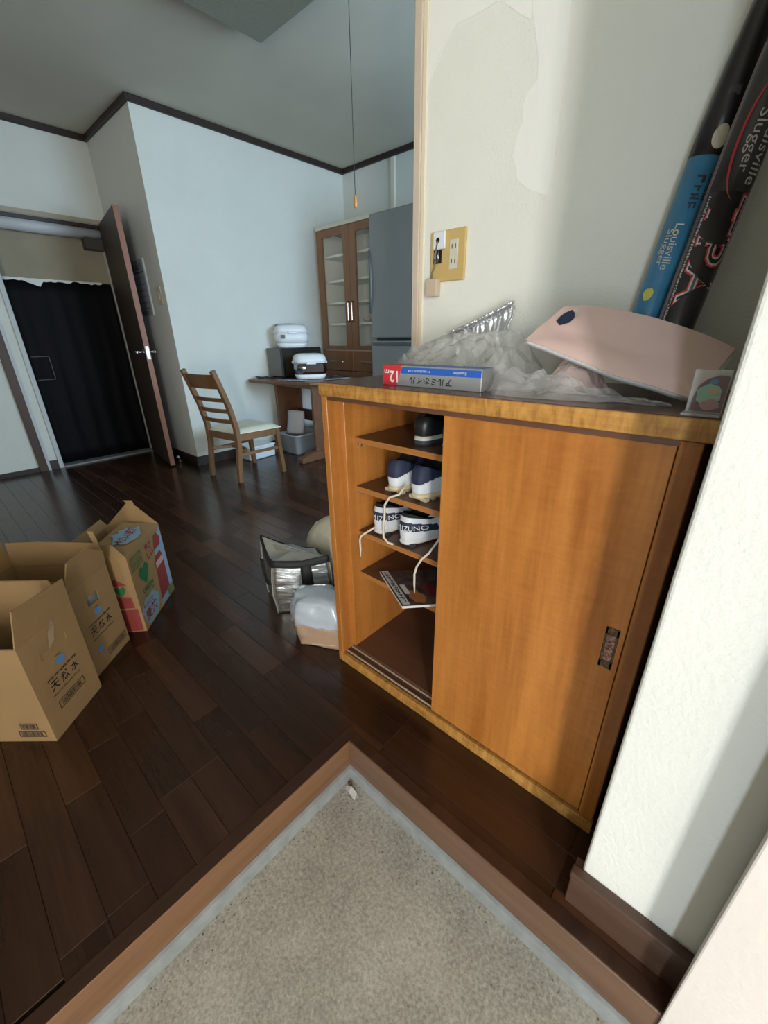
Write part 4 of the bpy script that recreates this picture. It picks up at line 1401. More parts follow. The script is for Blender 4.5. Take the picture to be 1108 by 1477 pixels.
# ------------------------------------------------------------------ dining table with its things
tb = thing('dining_table', 'brown wooden dining table on panel legs against the pale wall', 'table', (-2.45, 1.8, 0))
TH = 0.662
tpoly = [(-2.825, 1.500), (-2.77, 1.485), (-2.65, 1.49), (-2.45, 1.525), (-2.25, 1.585), (-2.13, 1.63), (-2.095, 1.665), (-2.080, 1.73), (-2.080, 2.24), (-2.10, 2.26), (-2.81, 2.26), (-2.825, 2.24)]
MB().prism(tpoly, TH - 0.028, TH).build('tabletop', M_TABLE, tb, bevel=0.008, seg=3)
MB().box(-2.76, -2.20, 1.70, 2.10, TH - 0.065, TH - 0.028).build('apron', M_TABLE, tb)
for xx in (-2.735, -2.215):
    lg = MB().box(xx - 0.016, xx + 0.016, 1.705, 1.985, 0.060, TH - 0.028).build('leg_panel', M_TABLE, tb, bevel=0.006, seg=2)
    y_f = 1.60 if xx < -2.5 else 1.53
    fpoly = [(y_f, 0.0), (2.16, 0.0), (2.16, 0.035), (2.05, 0.075), (1.64, 0.075), (y_f + 0.005, 0.040)]
    MB().add([(xx + s * 0.035, a, b) for s in (-1, 1) for a, b in fpoly], [tuple(range(6)), tuple(range(6, 12))] + [(i, (i + 1) % 6, 6 + (i + 1) % 6, 6 + i) for i in range(6)]).build('foot', M_TABLE, tb, bevel=0.005)
MB().box(-2.719, -2.231, 1.92, 1.95, 0.27, 0.37).build('stretcher', wood('dark_stretcher', (0.05, 0.024, 0.014, 1), (0.085, 0.042, 0.026, 1), 0.4, axis=0), tb, bevel=0.003)

mw = thing('microwave', 'black and grey microwave oven at the wall end of the table', 'microwave', (-2.70, 1.93, TH))
mx0, mx1, my0, my1, mz0, mz1 = -2.818, -2.590, 1.715, 2.150, TH + 0.012, 0.907
MB().box(mx0, mx1 - 0.03, my0, my1, mz0, mz1).build('housing', mat('microwave_grey', (0.17, 0.165, 0.15, 1), 0.5, metal=0.2), mw, bevel=0.003)
MB().box(mx1 - 0.03, mx1, my0, my1, mz0, mz1).build('front_frame', M_BLACK, mw, bevel=0.004)
MB().box(mx1 - 0.001, mx1 + 0.003, my0 + 0.035, my1 - 0.13, mz0 + 0.03, mz1 - 0.03).build('door_window', mat('smoked_glass', (0.03, 0.027, 0.016, 1), 0.08), mw)
MB().box(mx1, mx1 + 0.004, my1 - 0.11, my1 - 0.02, mz0 + 0.02, mz1 - 0.02).build('control_panel', mat('panel_black', (0.02, 0.02, 0.02, 1), 0.25), mw)
for xx in (mx0 + 0.03, mx1 - 0.03):
    for yy in (my0 + 0.03, my1 - 0.03):
        MB().cyl((xx, yy, TH), (xx, yy, mz0), 0.010).build('foot', M_BLACK, mw)


def make_cooker(name, label, loc, rz, w, d, h, band):
    e = thing(name, label, 'rice cooker', loc, rz, 'rice cookers by the microwave')

    def ring(sx, sy, z, p=3.2, n=40):
        out = []
        for k in range(n):
            t = 2 * math.pi * k / n
            c, s = math.cos(t), math.sin(t)
            out.append(Vector((math.copysign(abs(c) ** (2 / p), c) * sx, math.copysign(abs(s) ** (2 / p), s) * sy, z)))
        return out
    hw, hd = w / 2, d / 2
    MB().loft([ring(hw * .80, hd * .80, 0.0), ring(hw * .86, hd * .86, 0.006), ring(hw * .95, hd * .95, h * .20)], True, True).build('base', M_WHITE, e, local=True)
    MB().loft([ring(hw * .95, hd * .95, h * .20), ring(hw * 1.0, hd * 1.0, h * .45), ring(hw * .99, hd * .99, h * .64)], True, True).build('body', band, e, local=True)
    MB().loft([ring(hw * 1.0, hd * 1.0, h * .64), ring(hw * .98, hd * .98, h * .78), ring(hw * .90, hd * .90, h * .93), ring(hw * .70, hd * .70, h)], True, True).build('lid', M_WHITE, e, local=True)
    MB().box(-hw * .5, hw * .5, -hd * .1, hd * .55, h - 0.002, h + 0.003).build('vent_panel', mat('cooker_grey', (0.34, 0.37, 0.38, 1), 0.35), e, local=True, bevel=0.003)
    MB().box(-hw * .28, hw * .28, -hd * 1.08, -hd * .90, h * .60, h * .70).build('latch', M_WHITE, e, local=True, bevel=0.004)
    for s in (-1, 1):
        MB().box(s * hw * .98 - 0.008, s * hw * .98 + 0.008, -0.03, 0.03, h * .62, h * .72).build('handle_pivot', M_WHITE, e, local=True, bevel=0.004)
    return e


M_STEEL = mat('cooker_steel', (0.36, 0.36, 0.38, 1), 0.16, metal=1.0)
rc1 = make_cooker('rice_cooker', 'white rice cooker standing on top of the microwave', (-2.695, 1.905, 0.9085), math.radians(62), 0.290, 0.245, 0.185, M_WHITE)
hd_ = MB()
hd_.tube([(-0.131, 0.0, 0.128), (-0.135, 0.03, 0.155), (-0.12, 0.065, 0.186), (0.0, 0.075, 0.192), (0.12, 0.065, 0.186), (0.135, 0.03, 0.155), (0.131, 0.0, 0.128)], 0.007, 8)
hd_.build('carry_handle', mat('handle_grey', (0.24, 0.25, 0.25, 1), 0.5), rc1, local=True)
MB().box(-0.105, -0.068, -0.121, -0.117, 0.075, 0.105).build('label_sticker', mat('sticker_dark', (0.10, 0.10, 0.11, 1), 0.5), rc1, local=True)
rc2 = make_cooker('rice_cooker', 'steel banded rice cooker standing on the table before the microwave', (-2.385, 1.845, TH + 0.002), math.radians(58), 0.285, 0.245, 0.200, M_STEEL)
MB().box(-0.05, 0.10, -0.1265, -0.119, 0.060, 0.125).build('front_panel', mat('cooker_brown_panel', (0.06, 0.03, 0.028, 1), 0.15), rc2, local=True, bevel=0.003)

tag(MB().tube([(-2.76 + 0.055 * math.cos(t) + 0.008 * math.sin(3 * t), 1.60 + 0.045 * math.sin(t), TH + 0.006 + 0.004 * (1 + math.sin(2 * t))) for t in [k * 0.30 for k in range(58)]] + [(-2.66, 1.66, TH + 0.006), (-2.60, 1.70, TH + 0.006)], 0.0045, 6).build('power_cable', M_BLACK),
    'black power cable coiled on the table end beside the wall', 'cable')
tag(MB().tube([(-2.22, 1.90, TH + 0.005), (-2.19, 1.95, TH + 0.03), (-2.17, 2.0, TH + 0.012), (-2.15, 2.06, TH + 0.006), (-2.20, 2.12, TH + 0.006)], 0.006, 6).build('power_cable', M_BLACK),
    'black cord lying on the table behind the steel rice cooker', 'cable')
random.seed(21)
for k, (x, y_, a, wd, hg, lab) in enumerate(((-2.42, 1.630, 20, 0.21, 0.085, 'pale blue printed paper lying before the steel rice cooker'), (-2.30, 1.665, -6, 0.15, 0.075, 'white printed leaflet lying over the pale blue paper'), (-2.13, 1.93, 75, 0.24, 0.085, 'white paper sheet at the free end of the table'))):
    e = thing('paper_sheet', lab, 'paper', (x, y_, TH + 0.0015 + k * 0.0016), math.radians(a))
    rws = [[Vector((-wd / 2 + wd * i / 8, -hg / 2 + hg * j / 4, 0.0012 + 0.004 * abs(noise.noise(Vector((i * 0.5, j * 0.6, k)))))) for i in range(9)] for j in range(5)]
    MB().loft(rws, False).build('sheet', mat('paper_blue' if k == 0 else 'paper_white', (0.50, 0.60, 0.76, 1) if k == 0 else (0.68, 0.70, 0.74, 1), 0.7), e, local=True)
    for j in range(3):
        MB().box(-wd * .38, wd * random.uniform(.0, .38), -hg * .3 + j * hg * .24, -hg * .3 + j * hg * .24 + 0.010, 0.0057, 0.0060).build('print_line', mat('faded_print', (0.16, 0.18, 0.28, 1), 0.7), e, local=True)

# plastic bins under the table
bn = thing('plastic_bin', 'translucent white plastic bin with its lid standing open under the table', 'bin', (-2.57, 1.81, 0))


def bin_ring(cx, cy, hx, hy, z, r=0.03, n=5):
    out = []
    for qx, qy, a0 in ((1, 1, 0), (-1, 1, 90), (-1, -1, 180), (1, -1, 270)):
        for k in range(n):
            t = math.radians(a0 + 90 * k / (n - 1))
            out.append(Vector((cx + qx * (hx - r) + r * math.cos(t), cy + qy * (hy - r) + r * math.sin(t), z)))
    return out


M_BIN = mat('milky_plastic', (0.56, 0.60, 0.64, 1), 0.35, trans=0.25)
bx, by = -2.565, 1.815
MB().loft([bin_ring(bx, by, 0.115, 0.130, 0.001), bin_ring(bx, by, 0.122, 0.138, 0.01), bin_ring(bx, by, 0.130, 0.150, 0.165), bin_ring(bx, by, 0.136, 0.156, 0.167), bin_ring(bx, by, 0.136, 0.156, 0.180), bin_ring(bx, by, 0.128, 0.148, 0.180), bin_ring(bx, by, 0.118, 0.134, 0.012)], True, True).build('tub', M_BIN, bn)
lr = []
for j in range(9):
    t = j / 8
    lr.append([Vector((bx - 0.045 + 0.012 * math.sin(t * 2.5) + 0.17 * (i / 8 - .5) + 0.02, by - 0.045 + 0.060 * (i / 8 - .5) + 0.03 * t - 0.03 * math.sin(math.pi * i / 8), 0.172 + 0.200 * t + 0.010 * math.sin(math.pi * i / 8) * (t > .9))) for i in range(9)])
MB().loft(lr, False).build('lid', mat('milky_lid', (0.52, 0.52, 0.53, 1), 0.45), bn, solid=0.006)
wb = thing('storage_case', 'flat white plastic case on the floor under the table beside the chair', 'storage case', (-2.68, 1.41, 0))
Mw = Matrix.Translation((-2.70, 1.42, 0)) @ Matrix.Rotation(math.radians(4), 4, 'Z')
MB().box(-0.10, 0.085, -0.135, 0.135, 0.001, 0.10, Mw).build('case_body', mat('case_white', (0.68, 0.74, 0.80, 1), 0.4), wb, bevel=0.012, seg=3)
MB().box(-0.104, 0.089, -0.139, 0.139, 0.10, 0.118, Mw).build('case_lid', M_WHITE, wb, bevel=0.006, seg=2)
rk = thing('low_rack', 'low grey rack standing in the shade behind the bin under the table', 'rack', (-2.45, 2.10, 0))
MB().box(-2.60, -2.30, 2.04, 2.20, 0.225, 0.245).build('shelf', mat('rack_grey', (0.40, 0.42, 0.42, 1), 0.5), rk)
for xx in (-2.59, -2.31):
    for yy in (2.05, 2.19):
        MB().cyl((xx, yy, 0), (xx, yy, 0.225), 0.008).build('leg', M_BLACK, rk)
MB().box(-2.59, -2.31, 2.045, 2.195, 0.10, 0.112).build('shelf', M_BLACK, rk)

# ------------------------------------------------------------------ dining chair
ch = thing('dining_chair', 'brown wooden ladder-back chair with a cream padded seat by the table', 'chair', (-2.34, 1.10, 0))
BL, BR = Vector((-2.497, 0.897, 0)), Vector((-2.158, 0.942, 0))
FR, FL = Vector((-2.142, 1.310, 0)), Vector((-2.552, 1.292, 0))
upz = Vector((0, 0, 1))


def bar(m, pts, w, d, side):
    """rectangular bar along pts; side = width direction"""
    rings = []
    side = Vector(side).normalized()
    for i, p in enumerate(pts):
        p = Vector(p)
        t = (Vector(pts[min(i + 1, len(pts) - 1)]) - Vector(pts[max(i - 1, 0)])).normalized()
        o = t.cross(side).normalized()
        ww = w[i] if isinstance(w, (list, tuple)) else w
        rings.append([p + side * sx * ww / 2 + o * so * d / 2 for sx, so in ((-1, -1), (1, -1), (1, 1), (-1, 1))])
    m.loft(rings, True, True, False)
    return m


sideV = (BR - BL).normalized()
backV = Vector((sideV.y, -sideV.x, 0))
tops = []
for P in (BL, BR):
    inn = (BL + BR) / 2
    base = P + backV * 0.0
    pts = [P + backV * 0.010, P + backV * 0.0 + upz * 0.12, P - backV * 0.022 + upz * 0.26, P - backV * 0.022 + upz * 0.40, P + backV * 0.012 + upz * 0.56, P + backV * 0.065 + upz * 0.72, P + backV * 0.092 + upz * 0.800]
    bar(MB(), pts, [0.030, 0.032, 0.036, 0.036, 0.034, 0.032, 0.028], 0.034, sideV).build('rear_leg', M_CHAIR, ch, bevel=0.004, seg=2)
    tops.append(pts)


def post_at(pts, z):
    for a, b in zip(pts[:-1], pts[1:]):
        if a.z <= z <= b.z:
            return a.lerp(b, (z - a.z) / (b.z - a.z))
    return pts[-1]


for z, hgt, nm in ((0.725, 0.100, 'crest_rail'), (0.600, 0.030, 'ladder_slat'), (0.522, 0.030, 'ladder_slat'), (0.447, 0.030, 'ladder_slat')):
    a, b = post_at(tops[0], z), post_at(tops[1], z)
    tl = (post_at(tops[0], z + 0.03) - post_at(tops[0], z - 0.03)).normalized()
    rings = []
    for k in range(9):
        u = k / 8
        p = a.lerp(b, u) + backV * 0.022 * math.sin(math.pi * u)
        rings.append([p + tl * s * hgt / 2 + backV * o * 0.008 for s, o in ((-1, -1), (1, -1), (1, 1), (-1, 1))])
    MB().loft(rings, True, True, False).build(nm, M_CHAIR, ch, bevel=0.002)
for P, in ((FL,), (FR,)):
    topP = P.lerp((FL + FR) / 2, 0.08) - (-backV) * 0.02 + upz * 0.352
    bar(MB(), [P, topP], [0.026, 0.036], 0.034, sideV).build('front_leg', M_CHAIR, ch, bevel=0.004, seg=2)
    MB().cyl(P - upz * 0.0, P + upz * 0.004, 0.011).build('glide', M_WHITE, ch)


def sl(P, z):
    if P is BL:
        return post_at(tops[0], z)
    if P is BR:
        return post_at(tops[1], z)
    topP = P.lerp((FL + FR) / 2, 0.08) + backV * 0.02
    return P.lerp(topP, z / 0.352) * 1.0 + upz * z


def at(P, z):
    q = sl(P, z)
    return Vector((q.x, q.y, z))


for a, b, nm in ((FL, FR, 'seat_rail'), (FR, BR, 'seat_rail'), (FL, BL, 'seat_rail'), (BL, BR, 'seat_rail')):
    bar(MB(), [at(a, 0.330), at(b, 0.330)], 0.048, 0.020, upz).build(nm, M_CHAIR, ch, bevel=0.002)
bar(MB(), [at(FR, 0.205), at(BR, 0.205)], 0.022, 0.016, upz).build('stretcher', M_CHAIR, ch, bevel=0.002)
bar(MB(), [at(FL, 0.205), at(BL, 0.205)], 0.022, 0.016, upz).build('stretcher', M_CHAIR, ch, bevel=0.002)
mid = [at(BL, 0.215), at(BL, 0.215).lerp(at(FL, 0.215), .35).lerp(at(BR, 0.215).lerp(at(FR, 0.215), .35), .25), at(BL, 0.215).lerp(at(FL, 0.215), .42).lerp(at(BR, 0.215).lerp(at(FR, 0.215), .42), .5),
       at(BL, 0.215).lerp(at(FL, 0.215), .35).lerp(at(BR, 0.215).lerp(at(FR, 0.215), .35), .75), at(BR, 0.215)]
bar(MB(), mid, 0.022, 0.014, upz).build('bow_stretcher', M_CHAIR, ch, bevel=0.002)
seat = MB()
NS = 14
cs = [at(BL, 0.36) + backV * 0.0, at(BR, 0.36) + backV * 0.0, at(FR, 0.36) - backV * 0.035 + sideV * 0.02, at(FL, 0.36) - backV * 0.035 - sideV * 0.02]
rows = []
for j in range(NS + 1):
    v = j / NS
    rws = []
    for i in range(NS + 1):
        u = i / NS
        p = cs[0].lerp(cs[1], u).lerp(cs[3].lerp(cs[2], u), v)
        e_ = (1 - (2 * u - 1) ** 6) * (1 - (2 * v - 1) ** 6)
        rws.append(p + upz * (0.030 * max(0.0, e_) ** 0.6 - 0.010 * math.exp(-((u - .5) / .3) ** 2) * math.exp(-((v - .4) / .3) ** 2)))
    rows.append(rws)
seat.loft(rows, False)
lowr = [cs[0] - upz * 0.004, cs[1] - upz * 0.004, cs[2] - upz * 0.004, cs[3] - upz * 0.004]
seat.slab(lowr, upz * 0.005)
seat.build('seat_pad', M_CREAM, ch)

# ------------------------------------------------------------------ cardboard boxes on the floor


def carton(label, c, e1, e2, w, l, h, flaps, group='cardboard boxes on the floor', hole=None):
    """c = nearest bottom corner, e1 = direction of the short side, e2 = of the long side; open top, flaps (edge, polygon, fold angle)"""
    c = Vector((c[0], c[1], 0.0005))
    e1 = Vector((*e1, 0)).normalized()
    e2 = Vector((*e2, 0))
    e2 = (e2 - e1 * e2.dot(e1)).normalized()
    e = thing('cardboard_box', label, 'cardboard box', c + e1 * w / 2 + e2 * l / 2, 0, group)
    t = 0.004
    P = lambda a, b, z: c + e1 * a + e2 * b + upz * z
    Mb = Matrix((e1, e2, upz)).transposed().to_4x4()
    Mb.translation = c
    # the short wall with its hand hole, in four strips around the hole
    if hole:
        a0, a1, z0, z1 = hole
        m = MB()
        m.box(0, w, 0, t, 0, z0, Mb).box(0, w, 0, t, z1, h, Mb).box(0, a0, 0, t, z0, z1, Mb).box(a1, w, 0, t, z0, z1, Mb)
        m.build('wall_panel', M_CARD, e)
    else:
        MB().box(0, w, 0, t, 0, h, Mb).build('wall_panel', M_CARD, e)
    MB().box(0, w, l - t, l, 0, h, Mb).build('wall_panel', M_CARD, e)
    MB().box(0, t, t, l - t, 0, h, Mb).build('wall_panel', M_CARD, e)
    MB().box(w - t, w, t, l - t, 0, h, Mb).build('wall_panel', M_CARD, e)
    MB().box(t, w - t, t, l - t, 0, t, Mb).build('bottom_panel', M_CARDI, e)
    edges = {'near': (P(0, 0, h), e1, -e2), 'far': (P(0, l, h), e1, e2), 'left': (P(0, 0, h), e2, -e1), 'right': (P(w, 0, h), e2, e1)}
    for ed, poly, ang in flaps:
        O, u, outw = edges[ed]
        a = math.radians(ang)            # 0 = straight up, positive leans outwards
        v = (upz * math.cos(a) + outw * math.sin(a)).normalized()
        n = u.cross(v)
        pts = [O + u * x + v * (yv + 0.0005) for x, yv in poly]
        MB().slab(pts, n * 0.0035 * (1 if n.dot(outw) < 0 else -1)).build('flap', M_CARD, e)
    return e, P, e1, e2


Wb, Lb, Hb = 0.190, 0.310, 0.312
e1 = (-0.668, 0.744)
e2 = (-0.744, -0.668)
jag = lambda x0, x1, h, n, s, amp=0.006: [(x0 + (x1 - x0) * k / n, h + amp * math.sin(k * 2.3 + s)) for k in range(n + 1)]
c1, P1, d1, d2 = carton('kraft water carton with open flaps, front one of the three boxes', (-0.593, -0.523), e1, e2, Wb, Lb, Hb,
                        [('near', [(0.0, 0), (Wb, 0), (Wb - 0.006, 0.086), (0.02, 0.098)], 6), ('right', [(0, 0), (Lb, 0), (Lb, 0.09), (0.02, 0.092)], -12), ('left', [(0.004, 0), (Lb, 0), (Lb, 0.094), (0.01, 0.094)], -150),
                         ('far', [(0, 0), (Wb, 0), (Wb, .09), (0, .09)], 30)], hole=(0.050, 0.140, 0.232, 0.256))
MB().slab([P1(a, 0.0015, z) for a, z in ((0.0485, 0.2305), (0.1415, 0.2305), (0.1415, 0.2575), (0.0485, 0.2575))], d2 * 0.002).build('hand_hole_tab', M_CARD, c1)
MB().add([P1(0.078, -0.003, 0.250), P1(0.100, -0.004, 0.262), P1(0.118, -0.002, 0.300), P1(0.108, -0.006, 0.322), P1(0.090, -0.003, 0.290)], [(0, 1, 4), (1, 2, 4), (2, 3, 4)]).build('tape_scrap', mat('clear_tape', (0.55, 0.42, 0.30, 1), 0.25, alpha=0.55), c1)
c2, P2, _, _ = carton('kraft water carton holding bottles, middle one of the three boxes', (-0.766, -0.385), e1, e2, Wb, Lb, Hb,
                      [('near', [(0.0, 0), (Wb, 0), (Wb - 0.004, 0.052), (Wb - 0.075, 0.100), (0.03, 0.096)], 8),
                       ('right', [(0.0, 0), (Lb, 0), (Lb, 0.080), (0.20, 0.084), (0.08, 0.080), (0.02, 0.078), (0.03, 0.120), (0.012, 0.118), (0.006, 0.085)], 3),
                       ('left', [(0, 0), (Lb, 0), (Lb, 0.05), (0.01, 0.048)], -6), ('far', [(0, 0), (Wb, 0), (Wb, .09), (0, .09)], 10)], hole=(0.068, 0.120, 0.226, 0.260))
e1b, e2b = (-0.745, 0.667), (-0.667, -0.745)
W3, L3 = 0.280, 0.195
c3, P3, f1, f2 = carton('printed barley tea carton with green heart, torn open, furthest of the three boxes', (-0.893, -0.184), e1b, e2b, W3, L3, 0.312,
                        [('right', [(0.0, 0), (L3, 0), (L3 * .62, 0.075), (L3 * .56, 0.088), (L3 * .62, 0.100), (L3 * .45, 0.098), (L3 * .42, 0.080)], 14),
                         ('left', [(0, 0), (L3, 0), (L3 * .8, 0.050), (0.05, 0.045)], -35), ('far', [(0, 0), (W3, 0), (W3 * .9, .04), (.03, .04)], 5),
                         ('near', [(0.0, 0), (W3, 0), (W3 - 0.03, 0.120), (0.055, 0.120)], -78)])

M_KINK = mat('dark_brown_print', (0.045, 0.032, 0.022, 1), 0.8)


def barcode(parent, O, u, v, w, h, seed):
    random.seed(seed)
    bw = 0.0022
    fr = MB()
    n = Vector(u).cross(Vector(v))
    for poly in (rect(0, w, 0, bw), rect(0, w, h - bw, h), rect(0, bw, bw, h - bw), rect(w - bw, w, bw, h - bw)):
        fr.add([O + Vector(u) * a + Vector(v) * b + n * 0.0006 for a, b in poly], [(0, 1, 2, 3)])
    x = 0.1 * w
    while x < 0.88 * w:
        ww = random.choice((0.0008, 0.0014, 0.0024))
        fr.add([O + Vector(u) * a + Vector(v) * b + n * 0.0006 for a, b in rect(x, x + ww, h * .18, h * .82)], [(0, 1, 2, 3)])
        x += ww + random.choice((0.0009, 0.0016, 0.0024))
    o = fr.build('barcode', M_KINK, parent)
    o['kind'] = 'stuff'
    return o


def water_print(parent, P, u, yoff=0.0):
    O = lambda a, z: P(a, -0.0004, z)
    for (a, z, r) in ((0.098, 0.196, 0.017),):
        flat_poly('blue_logo', ellipse(0, 0, r, 0.011), M_BLUEP, parent, O(a, z), u, upz, 0.0006)
        strokes('logo_caption', M_KINK, parent, O(a, z + 0.018), u, upz, 0.022, 0.005, seed=21)
    strokes('small_caption', M_KINK, parent, O(0.092, 0.170), u, upz, 0.105, 0.0085, seed=22)
    for k, chh in enumerate('天然水'):
        lettering('kanji', chh, M_INK, parent, O(0.056 + 0.037 * k, 0.145), u, upz, 0.027, 0.028, offset=0.012)
    lettering('latin_caption', 'Natural Mineral Water', M_KINK, parent, O(0.092, 0.118), u, upz, 0.105, 0.0065)
    if yoff:
        barcode(parent, O(0.084, 0.026), u, upz, 0.094, 0.026, 4)
    else:
        barcode(parent, O(0.045, 0.068), u, upz, 0.098, 0.026, 4)


water_print(c1, P1, d1)
water_print(c2, P2, d1, 1)
flat_poly('blue_logo', ellipse(0, 0, 0.015, 0.010), M_BLUEP, c2, P2(0.060, -0.0004, 0.072), d1, upz, 0.0006)
# codes on the long side of the front box
sO = lambda b, z: P1(-0.0004, b, z)
barcode(c1, sO(0.080, 0.045), -d2, upz, 0.046, 0.022, 8)
barcode(c1, sO(0.092, 0.018), -d2, upz, 0.072, 0.020, 9)
# bottles seen inside the middle and far boxes
M_PET = mat('pet_bottle', (0.60, 0.66, 0.70, 1), 0.12, alpha=0.75)
M_CAP = mat('blue_bottle_cap', (0.03, 0.16, 0.36, 1), 0.4)
M_TEA = mat('barley_tea_bottle', (0.035, 0.022, 0.018, 1), 0.15)


def bottle(pos, r, h, body, cap, label, grp):
    e = thing('bottle', label, 'bottle', pos, 0, grp)
    MB().lathe([(r * .9, 0.0), (r, .008), (r, h * .66), (r * .95, h * .72), (r * .5, h * .86), (0.014, h * .92), (0.014, h * .945)], pos, 18).build('bottle_body', body, e)
    MB().lathe([(0.016, h * .945), (0.016, h), (0.008, h)], pos, 16).build('cap', cap, e)


for k in range(2):
    bottle(P2(0.050 + 0.088 * k, 0.054, 0.005), 0.040, 0.295, M_PET, M_WHITE, ('clear water bottle inside the middle carton, on the side of the front carton', 'clear water bottle inside the middle carton, on the side of the tea carton')[k], 'bottles in the middle carton')
for k in range(2):
    bottle(P3(0.205 - 0.09 * k, 0.132, 0.005), 0.040, 0.300 - 0.03 * k, M_TEA, M_CAP, ('taller dark bottle with blue cap inside the barley tea carton', 'shorter dark bottle with blue cap inside the barley tea carton')[k], 'bottles in the tea carton')

# printing on the tea carton
M_GRN = mat('green_print', (0.020, 0.135, 0.045, 1), 0.75)
M_REDP = mat('red_print', (0.24, 0.032, 0.026, 1), 0.75)
M_LBL = mat('light_blue_print', (0.20, 0.31, 0.40, 1), 0.75)
M_OLV = mat('olive_print', (0.13, 0.15, 0.05, 1), 0.75)
T3 = lambda a, z: P3(a, -0.0004, z)
heart = [(a * 1.45, b * 1.3) for a, b in ((0, -0.034), (0.022, -0.008), (0.027, 0.010), (0.020, 0.024), (0.010, 0.025), (0.0, 0.014), (-0.010, 0.025), (-0.020, 0.024), (-0.027, 0.010), (-0.022, -0.008))]
flat_poly('green_heart', heart, M_GRN, c3, T3(0.085, 0.200), f1, upz)
flat_poly('green_label', rect(-0.042, 0.042, -0.026, 0.026), M_OLV, c3, T3(0.055, 0.266), f1, upz)
lettering('label_text', 'GREEN', M_CARD, c3, T3(0.055, 0.276), f1, upz, 0.070, 0.018, eps=0.001, offset=0.02)
strokes('label_text', M_CARD, c3, T3(0.055, 0.254), f1, upz, 0.070, 0.014, eps=0.001, seed=23)
lettering('green_word', 'GREEN', M_GRN, c3, T3(0.088, 0.140), f1, upz, 0.085, 0.020, offset=0.02)
lettering('green_subword', 'DA・KA・RA', M_GRN, c3, T3(0.088, 0.120), f1, upz, 0.080, 0.010, offset=0.01)
flat_poly('blue_splash', ellipse(0.072, 0.058, 0.070, 0.056, 22, 0.12), M_LBL, c3, P3(0, -0.0004, 0), f1, upz, 0.0005)
lettering('tea_word', 'やさしい', M_REDP, c3, T3(0.060, 0.086), f1, upz, 0.080, 0.022, eps=0.001, offset=0.02)
lettering('tea_word', '麦茶', M_REDP, c3, T3(0.068, 0.048), f1, upz, 0.090, 0.042, eps=0.001, offset=0.03)
flat_poly('blue_splash', [(0.150, 0.010), (0.235, 0.002), (0.277, 0.03), (0.277, 0.30), (0.235, 0.285), (0.190, 0.200), (0.205, 0.12)], M_LBL, c3, P3(0, -0.0004, 0), f1, upz, 0.0004)
flat_poly('red_bottle', [(0.160, 0.030), (0.245, 0.040), (0.250, 0.190), (0.235, 0.215), (0.190, 0.210), (0.178, 0.180)], M_REDP, c3, P3(0, -0.0004, 0), f1, upz, 0.0007)
flat_poly('red_bottle_neck', [(0.195, 0.235), (0.250, 0.235), (0.262, 0.262), (0.240, 0.290), (0.215, 0.290), (0.198, 0.262)], M_REDP, c3, P3(0, -0.0004, 0), f1, upz, 0.0007)
flat_poly('pale_label', [(0.180, 0.160), (0.248, 0.165), (0.250, 0.190), (0.182, 0.186)], mat('pale_pink_print', (0.50, 0.30, 0.27, 1), 0.75), c3, P3(0, -0.0004, 0), f1, upz, 0.001)
flat_poly('green_corner', rect(0.220, 0.275, 0.006, 0.045), M_OLV, c3, P3(0, -0.0004, 0), f1, upz, 0.001)
lettering('red_caption', 'やさ', M_REDP, c3, T3(0.155, 0.275), f1, upz, 0.050, 0.028, offset=0.03)
lettering('red_caption', 'しい', M_REDP, c3, T3(0.160, 0.240), f1, upz, 0.050, 0.028, offset=0.03)
# short side of the tea carton, facing the step
S3 = lambda b, z: P3(-0.0004, b, z)
flat_poly('red_panel', rect(-0.098, 0.088, 0.004, 0.098), M_REDP, c3, S3(0.098, 0.0), -f2, upz)
flat_poly('red_panel', [(-0.098, 0.105), (0.080, 0.105), (0.078, 0.150), (0.02, 0.158), (-0.098, 0.150)], M_REDP, c3, S3(0.098, 0.0), -f2, upz)
flat_poly('green_heart', [(a * .5, b * .55) for a, b in heart], M_GRN, c3, S3(0.050, 0.178), -f2, upz, 0.001)
flat_poly('red_panel', [(-0.098, 0.200), (0.075, 0.200), (0.040, 0.226), (-0.098, 0.228)], M_REDP, c3, S3(0.098, 0.0), -f2, upz)
flat_poly('blue_logo', ellipse(0, 0, 0.018, 0.010), M_LBL, c3, S3(0.120, 0.262), -f2, upz)
# print on the folded-in flap
fa = math.radians(-78)
fv = (upz * math.cos(fa) - f2 * math.sin(fa)).normalized()
fO = P3(0, 0, 0.312) + f1 * 0.14 + fv * 0.06
fn = f1.cross(fv)
if fn.z < 0:
    fn = -fn
flat_poly('blue_splash', ellipse(0, 0, 0.078, 0.040, 22, 0.25), M_LBL, c3, fO + fn * 0.0042, f1, fv if f1.cross(fv).z > 0 else -fv, 0.0004)
lettering('tea_word', 'やさしい麦茶', M_REDP, c3, fO + fn * 0.0048, f1, fv if f1.cross(fv).z > 0 else -fv, 0.12, 0.032, offset=0.03)

